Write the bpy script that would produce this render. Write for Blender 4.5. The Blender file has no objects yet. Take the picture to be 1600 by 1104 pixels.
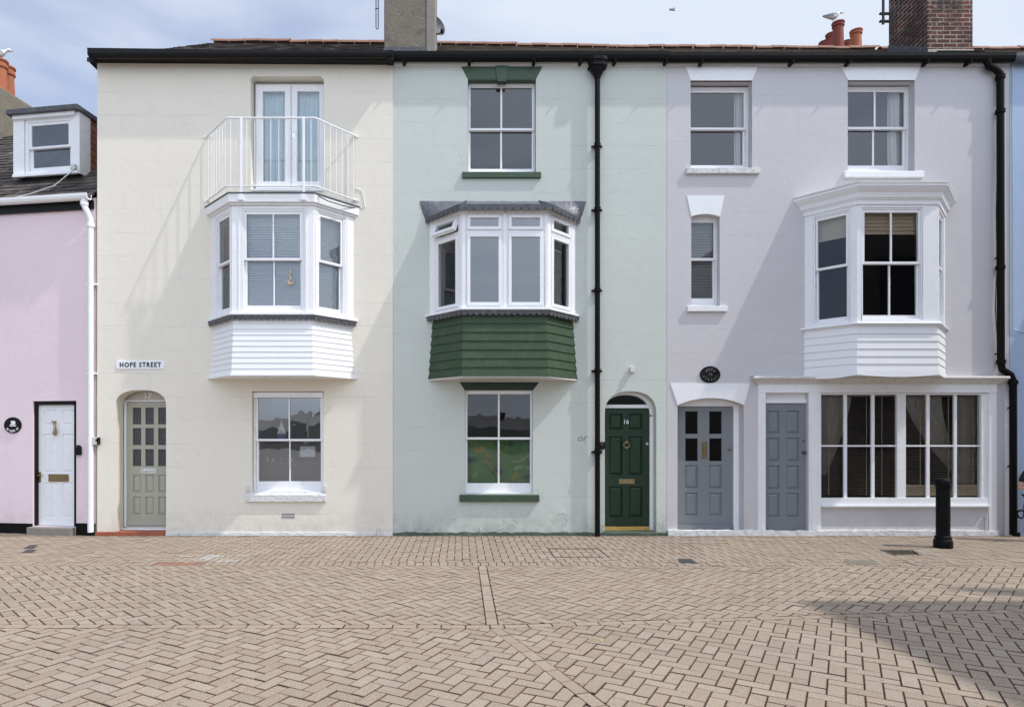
import bpy, bmesh, math, random
from mathutils import Vector, Matrix
from mathutils.geometry import tessellate_polygon
random.seed(7)
R = math.radians
scene = bpy.context.scene
# ---------------------------------------------------------------- camera
D, F, EYE, S, CX, HY = 10.53, 1000.0, 1.6, 95.0, 720.0, 684.0   # metres to the fronts, focal px of a 1600 px picture
cd = bpy.data.cameras.new('camera'); cam = bpy.data.objects.new('camera', cd)
scene.collection.objects.link(cam); scene.camera = cam
cam.location = (0, -D, EYE); cam.rotation_euler = (R(90), 0, 0)
cd.sensor_width = 36; cd.lens = 36*F/1600
cd.shift_x = (800-CX)/1600; cd.shift_y = (HY-552)/1600
cd.clip_start = .05; cd.clip_end = 3000
# ---------------------------------------------------------------- light
SUN = Vector((3.15, -1.0, 4.7)).normalized()
world = bpy.data.worlds.new('World'); scene.world = world; world.use_nodes = True
nt = world.node_tree; nt.nodes.clear()
def N(t, **k):
    n = nt.nodes.new(t)
    for a, b in k.items(): setattr(n, a, b)
    return n
wo = N('ShaderNodeOutputWorld'); bg = N('ShaderNodeBackground'); bg.inputs['Strength'].default_value = 0.1
sky = N('ShaderNodeTexSky', sky_type='NISHITA', sun_disc=False)
sky.sun_elevation = math.asin(SUN.z); sky.sun_rotation = math.atan2(SUN.x, SUN.y)
sky.air_density = 1.3; sky.dust_density = 1.5; sky.ozone_density = 1.0
tc = N('ShaderNodeTexCoord'); mp = N('ShaderNodeMapping'); mp.inputs['Scale'].default_value = (1.1, 1.1, 4.2)
mp.inputs['Location'].default_value = (.35, 0.2, .55)
nz = N('ShaderNodeTexNoise'); nz.inputs['Scale'].default_value = 1.7; nz.inputs['Detail'].default_value = 7; nz.inputs['Roughness'].default_value = .52
nz.inputs['Distortion'].default_value = .35
sx = N('ShaderNodeSeparateXYZ'); L = nt.links.new; L(tc.outputs['Generated'], sx.inputs[0])
ma = N('ShaderNodeMath', operation='MULTIPLY_ADD'); L(sx.outputs[0], ma.inputs[0]); ma.inputs[1].default_value = .30; L(nz.outputs['Fac'], ma.inputs[2])
cr = N('ShaderNodeValToRGB'); cr.color_ramp.elements[0].position = .30; cr.color_ramp.elements[0].color = (.48, .48, .48, 1)
cr.color_ramp.elements[1].position = .56; cr.color_ramp.elements[1].color = (.97, .97, .97, 1)
mx = N('ShaderNodeMix', data_type='RGBA')
mx.inputs[7].default_value = (11.6, 12.6, 15.0, 1)       # thin bright cloud
L = nt.links.new
L(tc.outputs['Generated'], mp.inputs['Vector']); L(mp.outputs[0], nz.inputs['Vector']); L(ma.outputs[0], cr.inputs[0])
# extra cloud brightness added behind the camera, lifting the light on the fronts
dt = N('ShaderNodeVectorMath', operation='DOT_PRODUCT'); dt.inputs[1].default_value = tuple(Vector((.35, -.8, .5)).normalized()); L(tc.outputs['Generated'], dt.inputs[0])
m1 = N('ShaderNodeMath', operation='MAXIMUM'); L(dt.outputs['Value'], m1.inputs[0]); m1.inputs[1].default_value = 0
m2 = N('ShaderNodeMath', operation='POWER'); L(m1.outputs[0], m2.inputs[0]); m2.inputs[1].default_value = 1.5
m3 = N('ShaderNodeMath', operation='MULTIPLY_ADD'); L(m2.outputs[0], m3.inputs[0]); m3.inputs[1].default_value = .95; m3.inputs[2].default_value = .86
vs_ = N('ShaderNodeVectorMath', operation='SCALE'); vs_.inputs[0].default_value = (9.4, 10.35, 12.0); L(m3.outputs[0], vs_.inputs['Scale']); L(vs_.outputs[0], mx.inputs[7])
st_ = N('ShaderNodeVectorMath', operation='MULTIPLY'); L(sky.outputs[0], st_.inputs[0]); st_.inputs[1].default_value = (1.07, 1.21, 1.62); L(cr.outputs[0], mx.inputs[0]); L(st_.outputs[0], mx.inputs[6]); L(mx.outputs[2], bg.inputs['Color']); L(bg.outputs[0], wo.inputs[0])
sd = bpy.data.lights.new('sun', 'SUN'); sd.energy = 3.1; sd.angle = R(1.0); sd.color = (1, .955, .88)
sun = bpy.data.objects.new('sun', sd); scene.collection.objects.link(sun); sun.location = (20, -8, 30)
sun.rotation_euler = SUN.to_track_quat('Z', 'Y').to_euler()
scene.view_settings.view_transform = 'Standard'; scene.view_settings.look = 'None'
scene.view_settings.gamma = 1; scene.view_settings.use_curve_mapping = False
scene.view_settings.exposure = -0.07
scene.render.engine = 'CYCLES'; scene.cycles.max_bounces = 7; scene.cycles.transparent_max_bounces = 12
scene.cycles.use_denoising = True

# ---------------------------------------------------------------- measuring helpers: picture position at a known depth -> metres
def wx(px, y=0.): return (px-CX)*(D+y)/F
def wz(py, y=0.): return EYE-(py-HY)*(D+y)/F
def gnd(px, py):
    d = F*EYE/(py-HY); return ((px-CX)*d/F, d-D)

# ---------------------------------------------------------------- mesh builder
class MB:
    def __init__(s, M=None): s.v = []; s.f = []; s.mi = []; s.M = M
    def add(s, vs, fs, mi=0):
        o = len(s.v)
        s.v += [tuple(s.M @ Vector(v)) if s.M else tuple(v) for v in vs]
        s.f += [tuple(i+o for i in f) for f in fs]; s.mi += [mi]*len(fs)
    def box(s, x0, x1, y0, y1, z0, z1, mi=0):
        s.add([(x0,y0,z0),(x1,y0,z0),(x1,y1,z0),(x0,y1,z0),(x0,y0,z1),(x1,y0,z1),(x1,y1,z1),(x0,y1,z1)],
              [(0,1,2,3),(4,7,6,5),(0,4,5,1),(1,5,6,2),(2,6,7,3),(3,7,4,0)], mi)
    def frame(s, x0, x1, z0, z1, w, y0, y1, mi=0, wb=None, wt=None):
        wb = w if wb is None else wb; wt = w if wt is None else wt
        s.box(x0, x0+w, y0, y1, z0, z1, mi); s.box(x1-w, x1, y0, y1, z0, z1, mi)
        s.box(x0+w, x1-w, y0, y1, z0, z0+wb, mi); s.box(x0+w, x1-w, y0, y1, z1-wt, z1, mi)
    def prism(s, poly, y0, y1, mi=0):          # outline in x,z pushed along y
        n = len(poly); vs = [(x, y0, z) for x, z in poly]+[(x, y1, z) for x, z in poly]
        s.add(vs, [tuple(range(n)), tuple(range(2*n-1, n-1, -1))]+[(i, n+i, n+(i+1) % n, (i+1) % n) for i in range(n)], mi)
    def slab(s, poly, z0, z1, mi=0):           # outline in x,y pushed along z
        n = len(poly); vs = [(x, y, z0) for x, y in poly]+[(x, y, z1) for x, y in poly]
        s.add(vs, [tuple(range(n)), tuple(range(2*n-1, n-1, -1))]+[(i, n+i, n+(i+1) % n, (i+1) % n) for i in range(n)], mi)
    def loft(s, rings, mi=0, cap=True, closed=True):
        n = len(rings[0]); vs = [p for r in rings for p in r]; fs = []
        for k in range(len(rings)-1):
            for i in range(n if closed else n-1):
                a, b = k*n+i, k*n+(i+1) % n; fs.append((a, b, b+n, a+n))
        if cap: fs += [tuple(range(n)), tuple(range(len(vs)-1, len(vs)-n-1, -1))]
        s.add(vs, fs, mi)
    def lathe(s, c, prof, seg=16, mi=0, axis='z'):
        rings = []
        for r, h in prof:
            ring = []
            for i in range(seg):
                a = 2*math.pi*i/seg; p = (r*math.cos(a), r*math.sin(a))
                if axis == 'z': ring.append((c[0]+p[0], c[1]+p[1], c[2]+h))
                elif axis == 'y': ring.append((c[0]+p[0], c[1]+h, c[2]+p[1]))
                else: ring.append((c[0]+h, c[1]+p[0], c[2]+p[1]))
            rings.append(ring)
        s.loft(rings, mi)
    def tube(s, pts, r, seg=8, mi=0):
        pts = [Vector(p) for p in pts]; rings = []
        rr = r if isinstance(r, (list, tuple)) else [r]*len(pts); ref = None
        for i, p in enumerate(pts):
            t = (pts[min(i+1, len(pts)-1)]-pts[max(i-1, 0)]).normalized()
            if ref is None: ref = t.orthogonal().normalized()
            ref = (ref-t*ref.dot(t)).normalized(); b = t.cross(ref)
            rings.append([tuple(p+(ref*math.cos(2*math.pi*k/seg)+b*math.sin(2*math.pi*k/seg))*rr[i]) for k in range(seg)])
        s.loft(rings, mi)
    def sheet(s, outer, holes, y, mi=0, reveal=0, rmi=None):
        polys = [[Vector((x, z, 0)) for x, z in p] for p in [outer]+holes]
        flat = [(x, y, z) for p in [outer]+holes for x, z in p]
        s.add(flat, tessellate_polygon(polys), mi)
        if reveal:
            for h in holes:
                n = len(h)
                s.add([(x, y, z) for x, z in h]+[(x, y+reveal, z) for x, z in h],
                      [(i, (i+1) % n, n+(i+1) % n, n+i) for i in range(n)], mi if rmi is None else rmi)
    def build(s, name, mats, parent=None, bevel=0, smooth=False, loc=None, recalc=True):
        me = bpy.data.meshes.new(name)
        off = Vector(loc) if loc else Vector((0, 0, 0))
        me.from_pydata([tuple(Vector(v)-off) for v in s.v], [], s.f)
        mats = mats if isinstance(mats, (list, tuple)) else [mats]
        for m in mats: me.materials.append(m)
        if len(mats) > 1: me.polygons.foreach_set('material_index', s.mi)
        if recalc:
            bm = bmesh.new(); bm.from_mesh(me); bmesh.ops.remove_doubles(bm, verts=bm.verts, dist=1e-5)
            bmesh.ops.recalc_face_normals(bm, faces=bm.faces); bm.to_mesh(me); bm.free()
        o = bpy.data.objects.new(name, me); scene.collection.objects.link(o); o.location = off
        if parent is not None: o.parent = parent
        if smooth:
            me.polygons.foreach_set('use_smooth', [True]*len(me.polygons))
            try: me.set_sharp_from_angle(angle=R(38))
            except Exception: pass
        if bevel:
            b = o.modifiers.new('bevel', 'BEVEL'); b.width = bevel; b.segments = 2; b.limit_method = 'ANGLE'; b.angle_limit = R(50)
            b.harden_normals = False
        return o
def empty(name, loc=(0, 0, 0)):
    o = bpy.data.objects.new(name, None); scene.collection.objects.link(o); o.location = loc; o.empty_display_size = .2; return o
def under(o, parent):        # hang o under parent keeping its place
    o.parent = parent
    T = Vector(parent.location); p = parent.parent
    while p: T += Vector(p.location); p = p.parent
    o.location = Vector(o.location)-T
    return o
def tag(o, label=None, cat=None, group=None, kind=None):
    if label: o['label'] = label
    if cat: o['category'] = cat
    if group: o['group'] = group
    if kind: o['kind'] = kind
    return o
def text_mb(mb, s, size, cx, cz, y, depth=.003, bold=0, stretch=1., italic=0, mi=0, space=1.):
    """letters of s as solid shapes centred on cx, cz, facing -y"""
    cu = bpy.data.curves.new('t', 'FONT'); cu.body = s; cu.size = size; cu.align_x = 'CENTER'; cu.align_y = 'CENTER'
    cu.space_character = space; cu.extrude = depth/2; cu.offset = bold; cu.shear = italic; cu.resolution_u = 3
    ob = bpy.data.objects.new('t', cu); scene.collection.objects.link(ob)
    bpy.context.view_layer.update()
    me = bpy.data.meshes.new_from_object(ob.evaluated_get(bpy.context.evaluated_depsgraph_get()))
    vs = [(cx+v.co.x*stretch, y-v.co.z, cz+v.co.y) for v in me.vertices]
    mb.add(vs, [tuple(p.vertices) for p in me.polygons], mi)
    bpy.data.objects.remove(ob); bpy.data.curves.remove(cu); bpy.data.meshes.remove(me)
def arc_text(mb, s, size, cx, cz, rx, rz, a0, a1, y, up=True, mi=0, bold=0):
    n = len(s)
    for i, ch in enumerate(s):
        if ch == ' ': continue
        a = R(a0+(a1-a0)*(i/(n-1)))
        px, pz = cx+rx*math.cos(a), cz+rz*math.sin(a)
        rot = a-math.pi/2 if up else a+math.pi/2
        t = MB(); text_mb(t, ch, size, 0, 0, 0, bold=bold)
        c, sn = math.cos(rot), math.sin(rot)
        mb.add([(px+v[0]*c-v[2]*sn, y+v[1], pz+v[0]*sn+v[2]*c) for v in t.v], t.f, mi)

# ---------------------------------------------------------------- materials
def newmat(name):
    m = bpy.data.materials.new(name); m.use_nodes = True; t = m.node_tree; t.nodes.clear()
    out = t.nodes.new('ShaderNodeOutputMaterial'); b = t.nodes.new('ShaderNodeBsdfPrincipled'); t.links.new(b.outputs[0], out.inputs[0])
    return m, t, b, out
def node(t, typ, **k):
    n = t.nodes.new(typ)
    for a, b in k.items(): setattr(n, a, b)
    return n
def noise(t, co, scale, detail=4, rough=.55, dist=0):
    n = node(t, 'ShaderNodeTexNoise'); n.inputs['Scale'].default_value = scale; n.inputs['Detail'].default_value = detail
    n.inputs['Roughness'].default_value = rough; n.inputs['Distortion'].default_value = dist; t.links.new(co, n.inputs['Vector']); return n.outputs['Fac']
def ramp(t, fac, stops):
    n = node(t, 'ShaderNodeValToRGB'); e = n.color_ramp.elements
    while len(e) < len(stops): e.new(.5)
    for i, (p, c) in enumerate(stops):
        e[i].position = p; e[i].color = (c, c, c, 1) if isinstance(c, (int, float)) else (*c, 1)
    t.links.new(fac, n.inputs[0]); return n.outputs[0]
def mixc(t, fac, a, b, mode='MIX'):
    n = node(t, 'ShaderNodeMix', data_type='RGBA', blend_type=mode)
    for sock, v in ((n.inputs[0], fac), (n.inputs[6], a), (n.inputs[7], b)):
        if isinstance(v, (int, float)): sock.default_value = v
        elif isinstance(v, tuple): sock.default_value = (*v, 1)
        else: t.links.new(v, sock)
    return n.outputs[2]
def math_(t, op, a, b=0., clamp=False):
    n = node(t, 'ShaderNodeMath', operation=op, use_clamp=clamp)
    for sock, v in ((n.inputs[0], a), (n.inputs[1], b)):
        if isinstance(v, (int, float)): sock.default_value = v
        else: t.links.new(v, sock)
    return n.outputs[0]
def bump(t, b, h, dist, strength=1., prev=None):
    n = node(t, 'ShaderNodeBump'); n.inputs['Distance'].default_value = dist; n.inputs['Strength'].default_value = strength
    t.links.new(h, n.inputs['Height'])
    if prev is not None: t.links.new(prev, n.inputs['Normal'])
    t.links.new(n.outputs[0], b.inputs['Normal']); return n.outputs[0]
def pos(t): return node(t, 'ShaderNodeNewGeometry').outputs['Position']
def mul(c, k): return tuple(x*k for x in c)
def plain(name, col, rough=.5, var=.08, scale=6., bmp=.0006, bscale=60., metal=0, dirt=0, dirtc=(.12, .1, .08), spec=.5, coat=0):
    m, t, b, _ = newmat(name); p = pos(t)
    c = mixc(t, noise(t, p, scale, 5, .6), mul(col, 1-var), mul(col, 1+var*.6))
    if dirt:
        f = ramp(t, noise(t, p, scale*1.7, 8, .7, .3), [(.52, 0.), (.72, dirt)])
        c = mixc(t, f, c, dirtc)
    t.links.new(c, b.inputs['Base Color'])
    r = ramp(t, noise(t, p, scale*3, 4), [(.3, max(rough-.1, .03)), (.7, min(rough+.12, 1))]); t.links.new(r, b.inputs['Roughness'])
    b.inputs['Metallic'].default_value = metal; b.inputs['Specular IOR Level'].default_value = spec
    if coat: b.inputs['Coat Weight'].default_value = coat; b.inputs['Coat Roughness'].default_value = .12
    if bmp: bump(t, b, noise(t, p, bscale, 5, .6), bmp)
    return m
def node_color(t, co):
    n = node(t, 'ShaderNodeTexNoise'); n.inputs['Scale'].default_value = 3.; n.inputs['Detail'].default_value = 5; t.links.new(co, n.inputs['Vector']); return n.outputs['Color']
def render_mat(name, col, course=.385, off=0., lines=.75, peel=0., grime=(.30, .29, .27)):
    """smooth painted render with faintly scored block courses, trowel marks, hairline repairs"""
    m, t, b, _ = newmat(name); p = pos(t)
    sp = node(t, 'ShaderNodeSeparateXYZ'); t.links.new(p, sp.inputs[0]); X, Y, Z = sp.outputs
    cb = node(t, 'ShaderNodeCombineXYZ'); t.links.new(math_(t, 'ADD', X, noise(t, p, 1.3, 3)), cb.inputs[0]); 
    t.links.new(math_(t, 'ADD', math_(t, 'ADD', Z, off), math_(t, 'MULTIPLY', noise(t, p, .8, 3), .03)), cb.inputs[1])
    br = node(t, 'ShaderNodeTexBrick'); t.links.new(cb.outputs[0], br.inputs['Vector'])
    br.inputs['Scale'].default_value = 1; br.inputs['Brick Width'].default_value = 1.02; br.inputs['Row Height'].default_value = course
    br.inputs['Mortar Size'].default_value = .0045; br.inputs['Mortar Smooth'].default_value = .4
    br.inputs['Color1'].default_value = (0, 0, 0, 1); br.inputs['Color2'].default_value = (0, 0, 0, 1); br.inputs['Mortar'].default_value = (1, 1, 1, 1)
    mask = ramp(t, noise(t, p, 1.1, 5, .6), [(.44, .12), (.6, 1.)])
    line = math_(t, 'MULTIPLY', br.outputs['Color'], mask)
    big = noise(t, p, .55, 5, .6); fine = noise(t, p, 9, 6, .65)
    c = mixc(t, ramp(t, big, [(.3, 0.), (.7, 1.)]), mul(col, .945), mul(col, 1.03))
    c = mixc(t, ramp(t, fine, [(.35, .3), (.75, 0.)]), c, mul(col, .90))
    b2 = node(t, 'ShaderNodeTexBrick'); t.links.new(cb.outputs[0], b2.inputs['Vector']); b2.inputs['Scale'].default_value = 1; b2.inputs['Brick Width'].default_value = 1.02; b2.inputs['Row Height'].default_value = course; b2.inputs['Mortar Size'].default_value = 0
    b2.inputs['Color1'].default_value = (0, 0, 0, 1); b2.inputs['Color2'].default_value = (1, 1, 1, 1)
    c = mixc(t, math_(t, 'MULTIPLY', b2.outputs['Color'], .5*min(1, lines)), c, mul(col, .955))
    vc = node(t, 'ShaderNodeTexVoronoi', feature='DISTANCE_TO_EDGE'); vc.inputs['Scale'].default_value = .9; vm = mixc(t, .25, p, node_color(t, p)); t.links.new(vm, vc.inputs['Vector'])
    crack = math_(t, 'MULTIPLY', ramp(t, vc.outputs['Distance'], [(.0, 1.), (.004, 0.)]), ramp(t, noise(t, p, .7, 3), [(.54, 0.), (.62, .12)]))
    c = mixc(t, crack, c, mul(col, .5))
    c = mixc(t, math_(t, 'MULTIPLY', line, .34*lines), c, mul(col, .62))  # scored lines darkened: their thin shadow is put into the colour
    # run marks and damp near the ground
    st = node(t, 'ShaderNodeMapping'); st.inputs['Scale'].default_value = (7, 7, .5); t.links.new(p, st.inputs[0])
    streak = ramp(t, noise(t, st.outputs[0], 1.4, 6, .6), [(.60, 0.), (.78, .18)])
    c = mixc(t, math_(t, 'MULTIPLY', streak, .5), c, grime)
    low = ramp(t, Z, [(0., 1.), (.55, 0.)])
    damp = math_(t, 'MULTIPLY', low, ramp(t, noise(t, p, 4, 8, .75), [(.40, 0.), (.62, 1.)]))
    c = mixc(t, math_(t, 'MULTIPLY', damp, .30+peel*.3), c, mul(grime, .9))
    spots = ramp(t, noise(t, p, 34, 2, .5), [(.755, 0.), (.775, .5)])
    c = mixc(t, spots, c, (.16, .13, .11))
    t.links.new(c, b.inputs['Base Color']); b.inputs['Roughness'].default_value = .78; b.inputs['Specular IOR Level'].default_value = .3
    n1 = bump(t, b, noise(t, p, 3.2, 6, .62, .2), .006, .8)
    n2 = bump(t, b, fine, .0028, .8, n1)
    n3 = bump(t, b, noise(t, p, 45, 4, .6), .0010, .8, n2)
    n4 = bump(t, b, math_(t, 'SUBTRACT', 1., line), .006, .8*lines, n3)
    if peel:
        pl = math_(t, 'MULTIPLY', ramp(t, Z, [(.0, 1.), (.62, 0.)]), ramp(t, noise(t, p, 5, 5, .6, .5), [(.60, 0.), (.66, 1.)]))
        bump(t, b, pl, .011, 1., n4)
    return m
def course_mat(name, stops, moss, amt=.5):
    m, t, b, _ = newmat(name); p = pos(t); at_ = node(t, 'ShaderNodeAttribute', attribute_name='stone')
    c = ramp(t, at_.outputs['Fac'], stops)
    c = mixc(t, ramp(t, noise(t, p, 6, 8, .7), [(.48, 0.), (.62, amt)]), c, moss)
    c = mixc(t, ramp(t, noise(t, p, 24, 6, .75), [(.54, 0.), (.66, .55)]), c, (.27, .25, .20))
    t.links.new(c, b.inputs['Base Color']); b.inputs['Roughness'].default_value = .85; bump(t, b, noise(t, p, 35, 6, .7), .005); return m
def slate_field(pt, n_u, n_v, name, mat, parent, lift=.012, ragged=.012):
    """overlapping slates; pt(u, v) gives a point of the slope, u along the eaves, v up"""
    vs, fs, col = [], [], []
    for j in range(n_v):
        for i in range(-1, n_u+1):
            off = .5*(j % 2); u0, u1 = (i+off)/n_u, (i+off+1)/n_u
            u0, u1 = max(0, u0+.0), min(1, u1-.0)
            if u1-u0 < .15/n_u: continue
            v0, v1 = j/n_v, min(1, (j+1.15)/n_v); jit = random.uniform(-ragged, ragged); g_ = (u1-u0)*.015; l_ = lift*random.uniform(.6, 1.5)
            a_, b_, c_, d_ = (Vector(pt(u0+g_, v0)), Vector(pt(u1-g_, v0)), Vector(pt(u1-g_, v1)), Vector(pt(u0+g_, v1)))
            nrm = (b_-a_).cross(d_-a_).normalized(); dn = (a_-d_).normalized()*jit
            k = len(vs); vs += [a_+dn+nrm*l_, b_+dn*random.uniform(.6, 1.4)+nrm*l_*random.uniform(.8, 1.2), c_+nrm*.002, d_+nrm*.002, a_+dn-nrm*.004, b_+dn-nrm*.004]
            fs += [(k, k+1, k+2, k+3), (k+4, k+5, k+1, k)]; r_ = random.random(); col += [r_, r_]
    me = bpy.data.meshes.new(name); me.from_pydata([tuple(v) for v in vs], [], fs); at_ = me.attributes.new('stone', 'FLOAT', 'FACE'); at_.data.foreach_set('value', col)
    me.materials.append(M[mat]); o = bpy.data.objects.new(name, me); scene.collection.objects.link(o); o.parent = parent; return o
def slate_mat(name, c1, c2, mortar, w=.25, h=.12, moss=(.16, .14, .08), rowaxis='slope', mossamt=.6):
    m, t, b, _ = newmat(name); p = pos(t)
    sp = node(t, 'ShaderNodeSeparateXYZ'); t.links.new(p, sp.inputs[0])
    cb = node(t, 'ShaderNodeCombineXYZ')
    t.links.new(sp.outputs[0] if rowaxis != 'yz' else sp.outputs[1], cb.inputs[0])
    t.links.new(math_(t, 'MULTIPLY', sp.outputs[2], 1.6 if rowaxis == 'slope' else 1.), cb.inputs[1])
    br = node(t, 'ShaderNodeTexBrick'); t.links.new(cb.outputs[0], br.inputs['Vector'])
    br.inputs['Scale'].default_value = 1; br.inputs['Brick Width'].default_value = w; br.inputs['Row Height'].default_value = h
    br.inputs['Mortar Size'].default_value = .007; br.inputs['Mortar Smooth'].default_value = .2; br.inputs['Bias'].default_value = -.1
    br.inputs['Color1'].default_value = (*c1, 1); br.inputs['Color2'].default_value = (*c2, 1); br.inputs['Mortar'].default_value = (*mortar, 1)
    c = mixc(t, ramp(t, noise(t, p, 7, 8, .7), [(.5, 0.), (.62, mossamt)]), br.outputs['Color'], moss)
    c = mixc(t, ramp(t, noise(t, p, 22, 5, .7), [(.55, 0.), (.7, .5)]), c, (.30, .28, .24))
    t.links.new(c, b.inputs['Base Color']); b.inputs['Roughness'].default_value = .85
    n1 = bump(t, b, math_(t, 'SUBTRACT', 1., br.outputs['Fac']), .02); bump(t, b, noise(t, p, 30, 6, .7), .006, 1, n1)
    return m
def brick_mat(name, rowaxis='x'):
    m, t, b, _ = newmat(name); p = pos(t)
    sp = node(t, 'ShaderNodeSeparateXYZ'); t.links.new(p, sp.inputs[0]); cb = node(t, 'ShaderNodeCombineXYZ')
    t.links.new(math_(t, 'ADD', sp.outputs[0], sp.outputs[1]), cb.inputs[0])
    t.links.new(math_(t, 'ADD', sp.outputs[2], math_(t, 'MULTIPLY', noise(t, p, 9, 3), .012)), cb.inputs[1])
    br = node(t, 'ShaderNodeTexBrick'); t.links.new(cb.outputs[0], br.inputs['Vector'])
    br.inputs['Scale'].default_value = 1; br.inputs['Brick Width'].default_value = .22; br.inputs['Row Height'].default_value = .072
    br.inputs['Mortar Size'].default_value = .011; br.inputs['Mortar Smooth'].default_value = .25
    br.inputs['Color1'].default_value = (.17, .042, .028, 1); br.inputs['Color2'].default_value = (.045, .018, .016, 1); br.inputs['Mortar'].default_value = (.36, .31, .25, 1)
    c = mixc(t, ramp(t, noise(t, p, 2.2, 5, .6), [(.38, 0.), (.6, .8)]), br.outputs['Color'], (.03, .017, .016))
    c = mixc(t, ramp(t, noise(t, p, 14, 6, .7), [(.56, 0.), (.68, .7)]), c, (.34, .29, .23))
    t.links.new(c, b.inputs['Base Color']); b.inputs['Roughness'].default_value = .9
    n1 = bump(t, b, math_(t, 'SUBTRACT', 1., br.outputs['Fac']), .012); bump(t, b, noise(t, p, 40, 6, .7), .006, 1, n1)
    return m
def glass_mat(name, lo=.15, tint=(.80, .86, .90), wav=.0022, rough=.0, hi=.8):
    m = bpy.data.materials.new(name); m.use_nodes = True; t = m.node_tree; t.nodes.clear()
    out = node(t, 'ShaderNodeOutputMaterial'); tr = node(t, 'ShaderNodeBsdfTransparent'); tr.inputs[0].default_value = (*tint, 1)
    gl = node(t, 'ShaderNodeBsdfGlossy'); gl.inputs['Roughness'].default_value = rough; gl.inputs[0].default_value = (.93, .96, 1, 1)
    fr = node(t, 'ShaderNodeFresnel'); fr.inputs['IOR'].default_value = 1.5
    f = math_(t, 'ADD', math_(t, 'MULTIPLY', fr.outputs[0], hi), lo-.04*hi, True)
    mxs = node(t, 'ShaderNodeMixShader'); t.links.new(f, mxs.inputs[0]); t.links.new(tr.outputs[0], mxs.inputs[1]); t.links.new(gl.outputs[0], mxs.inputs[2])
    t.links.new(mxs.outputs[0], out.inputs[0])
    n = node(t, 'ShaderNodeBump'); n.inputs['Distance'].default_value = wav; t.links.new(noise(t, pos(t), 2.4, 2, .5), n.inputs['Height'])
    t.links.new(n.outputs[0], gl.inputs['Normal'])
    return m
M = {}
M['cream'] = render_mat('cream_render', (.83, .785, .685), off=.02)
M['mint'] = render_mat('pale_green_render', (.605, .645, .60), off=.13, lines=.7, peel=1., grime=(.26, .30, .24))
M['lilac'] = render_mat('lilac_render', (.62, .60, .62), off=.07, lines=.6)
M['pink'] = render_mat('pink_render', (.85, .705, .75), lines=.12)
M['blue'] = render_mat('blue_render', (.43, .55, .74), lines=.4)
M['plaster'] = plain('plaster', (.48, .45, .42), .9)
M['dark_room'] = plain('dark_room', (.12, .105, .095), .9)
M['white'] = plain('white_gloss_paint', (.87, .88, .90), .32, var=.03, scale=3, bmp=.0005, bscale=35, dirt=.10, dirtc=(.45, .42, .38))
M['white_board'] = plain('white_board_paint', (.87, .88, .90), .38, var=.03, scale=2.2, bmp=.0008, bscale=25, dirt=.08, dirtc=(.5, .48, .45))
M['upvc'] = plain('white_plastic', (.87, .88, .90), .22, var=.015, bmp=0)
M['old_white'] = plain('weathered_white_paint', (.66, .64, .61), .6, var=.12, scale=9, bmp=.003, bscale=30, dirt=.5, dirtc=(.30, .27, .23))
M['white_plinth'] = plain('white_rough_plinth', (.72, .72, .71), .8, var=.12, scale=8, bmp=.02, bscale=14, dirt=.55, dirtc=(.22, .2, .18))
M['green_paint'] = plain('mid_green_paint', (.036, .075, .040), .45, var=.14, scale=5, bmp=.0015, bscale=30, dirt=.10, dirtc=(.30, .34, .28))
M['green_board'] = plain('faded_green_boards', (.052, .086, .050), .6, spec=.2, var=.16, scale=3.5, bmp=.002, bscale=26, dirt=.16, dirtc=(.22, .28, .2))
M['green_plinth'] = plain('green_plinth', (.07, .10, .07), .7, var=.3, scale=6, bmp=.012, bscale=18, dirt=.6, dirtc=(.3, .3, .26))
M['green_door'] = plain('dark_green_gloss', (.018, .040, .022), .35, var=.05, bmp=0, spec=.3)
M['grey_door'] = plain('blue_grey_paint', (.205, .222, .240), .42, var=.05, bmp=.0006, bscale=30)
M['sage'] = plain('sage_paint', (.40, .40, .325), .38, var=.05, bmp=.0005)
M['black'] = plain('black_gloss', (.004, .004, .0045), .4, spec=.25, var=.3, bmp=.001, bscale=30)
M['black_matt'] = plain('black_matt', (.006, .006, .0065), .5, spec=.12, var=.3, bmp=.002, bscale=25, dirt=.05, dirtc=(.06, .055, .05))
M['lead'] = plain('lead_sheet', (.075, .078, .09), .5, var=.35, scale=8, bmp=.006, bscale=12, dirt=.5, dirtc=(.28, .27, .26))
M['brass'] = plain('brass', (.34, .27, .14), .36, var=.15, bmp=.0005, metal=1)
M['chrome'] = plain('chrome', (.75, .76, .78), .12, var=.05, bmp=0, metal=1)
M['lead_bright'] = plain('lead_canopy_sheet', (.13, .135, .155), .45, var=.45, scale=9, bmp=.006, bscale=12, dirt=.6, dirtc=(.33, .33, .34))
M['concrete'] = plain('concrete', (.27, .25, .22), .9, var=.2, scale=12, bmp=.006, bscale=30, dirt=.4)
M['stack_grey'] = plain('lichened_cement', (.21, .185, .145), .92, var=.25, scale=3.2, bmp=.012, bscale=20, dirt=.7, dirtc=(.09, .08, .06))
M['redtile'] = plain('red_step_tile', (.36, .10, .055), .6, var=.2, scale=9, bmp=.003, bscale=18, dirt=.3, dirtc=(.2, .12, .09))
M['pot_red'] = plain('red_clay_pot', (.26, .060, .040), .8, var=.3, scale=7, bmp=.005, bscale=24, dirt=.4, dirtc=(.10, .05, .04))
M['pot_orange'] = plain('orange_clay_pot', (.42, .13, .06), .8, var=.2, scale=7, bmp=.004, bscale=24, dirt=.6, dirtc=(.20, .18, .12))
M['ridge'] = plain('red_ridge_tile', (.33, .18, .13), .85, var=.3, scale=4, bmp=.006, bscale=18, dirt=.6, dirtc=(.13, .11, .09))
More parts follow.
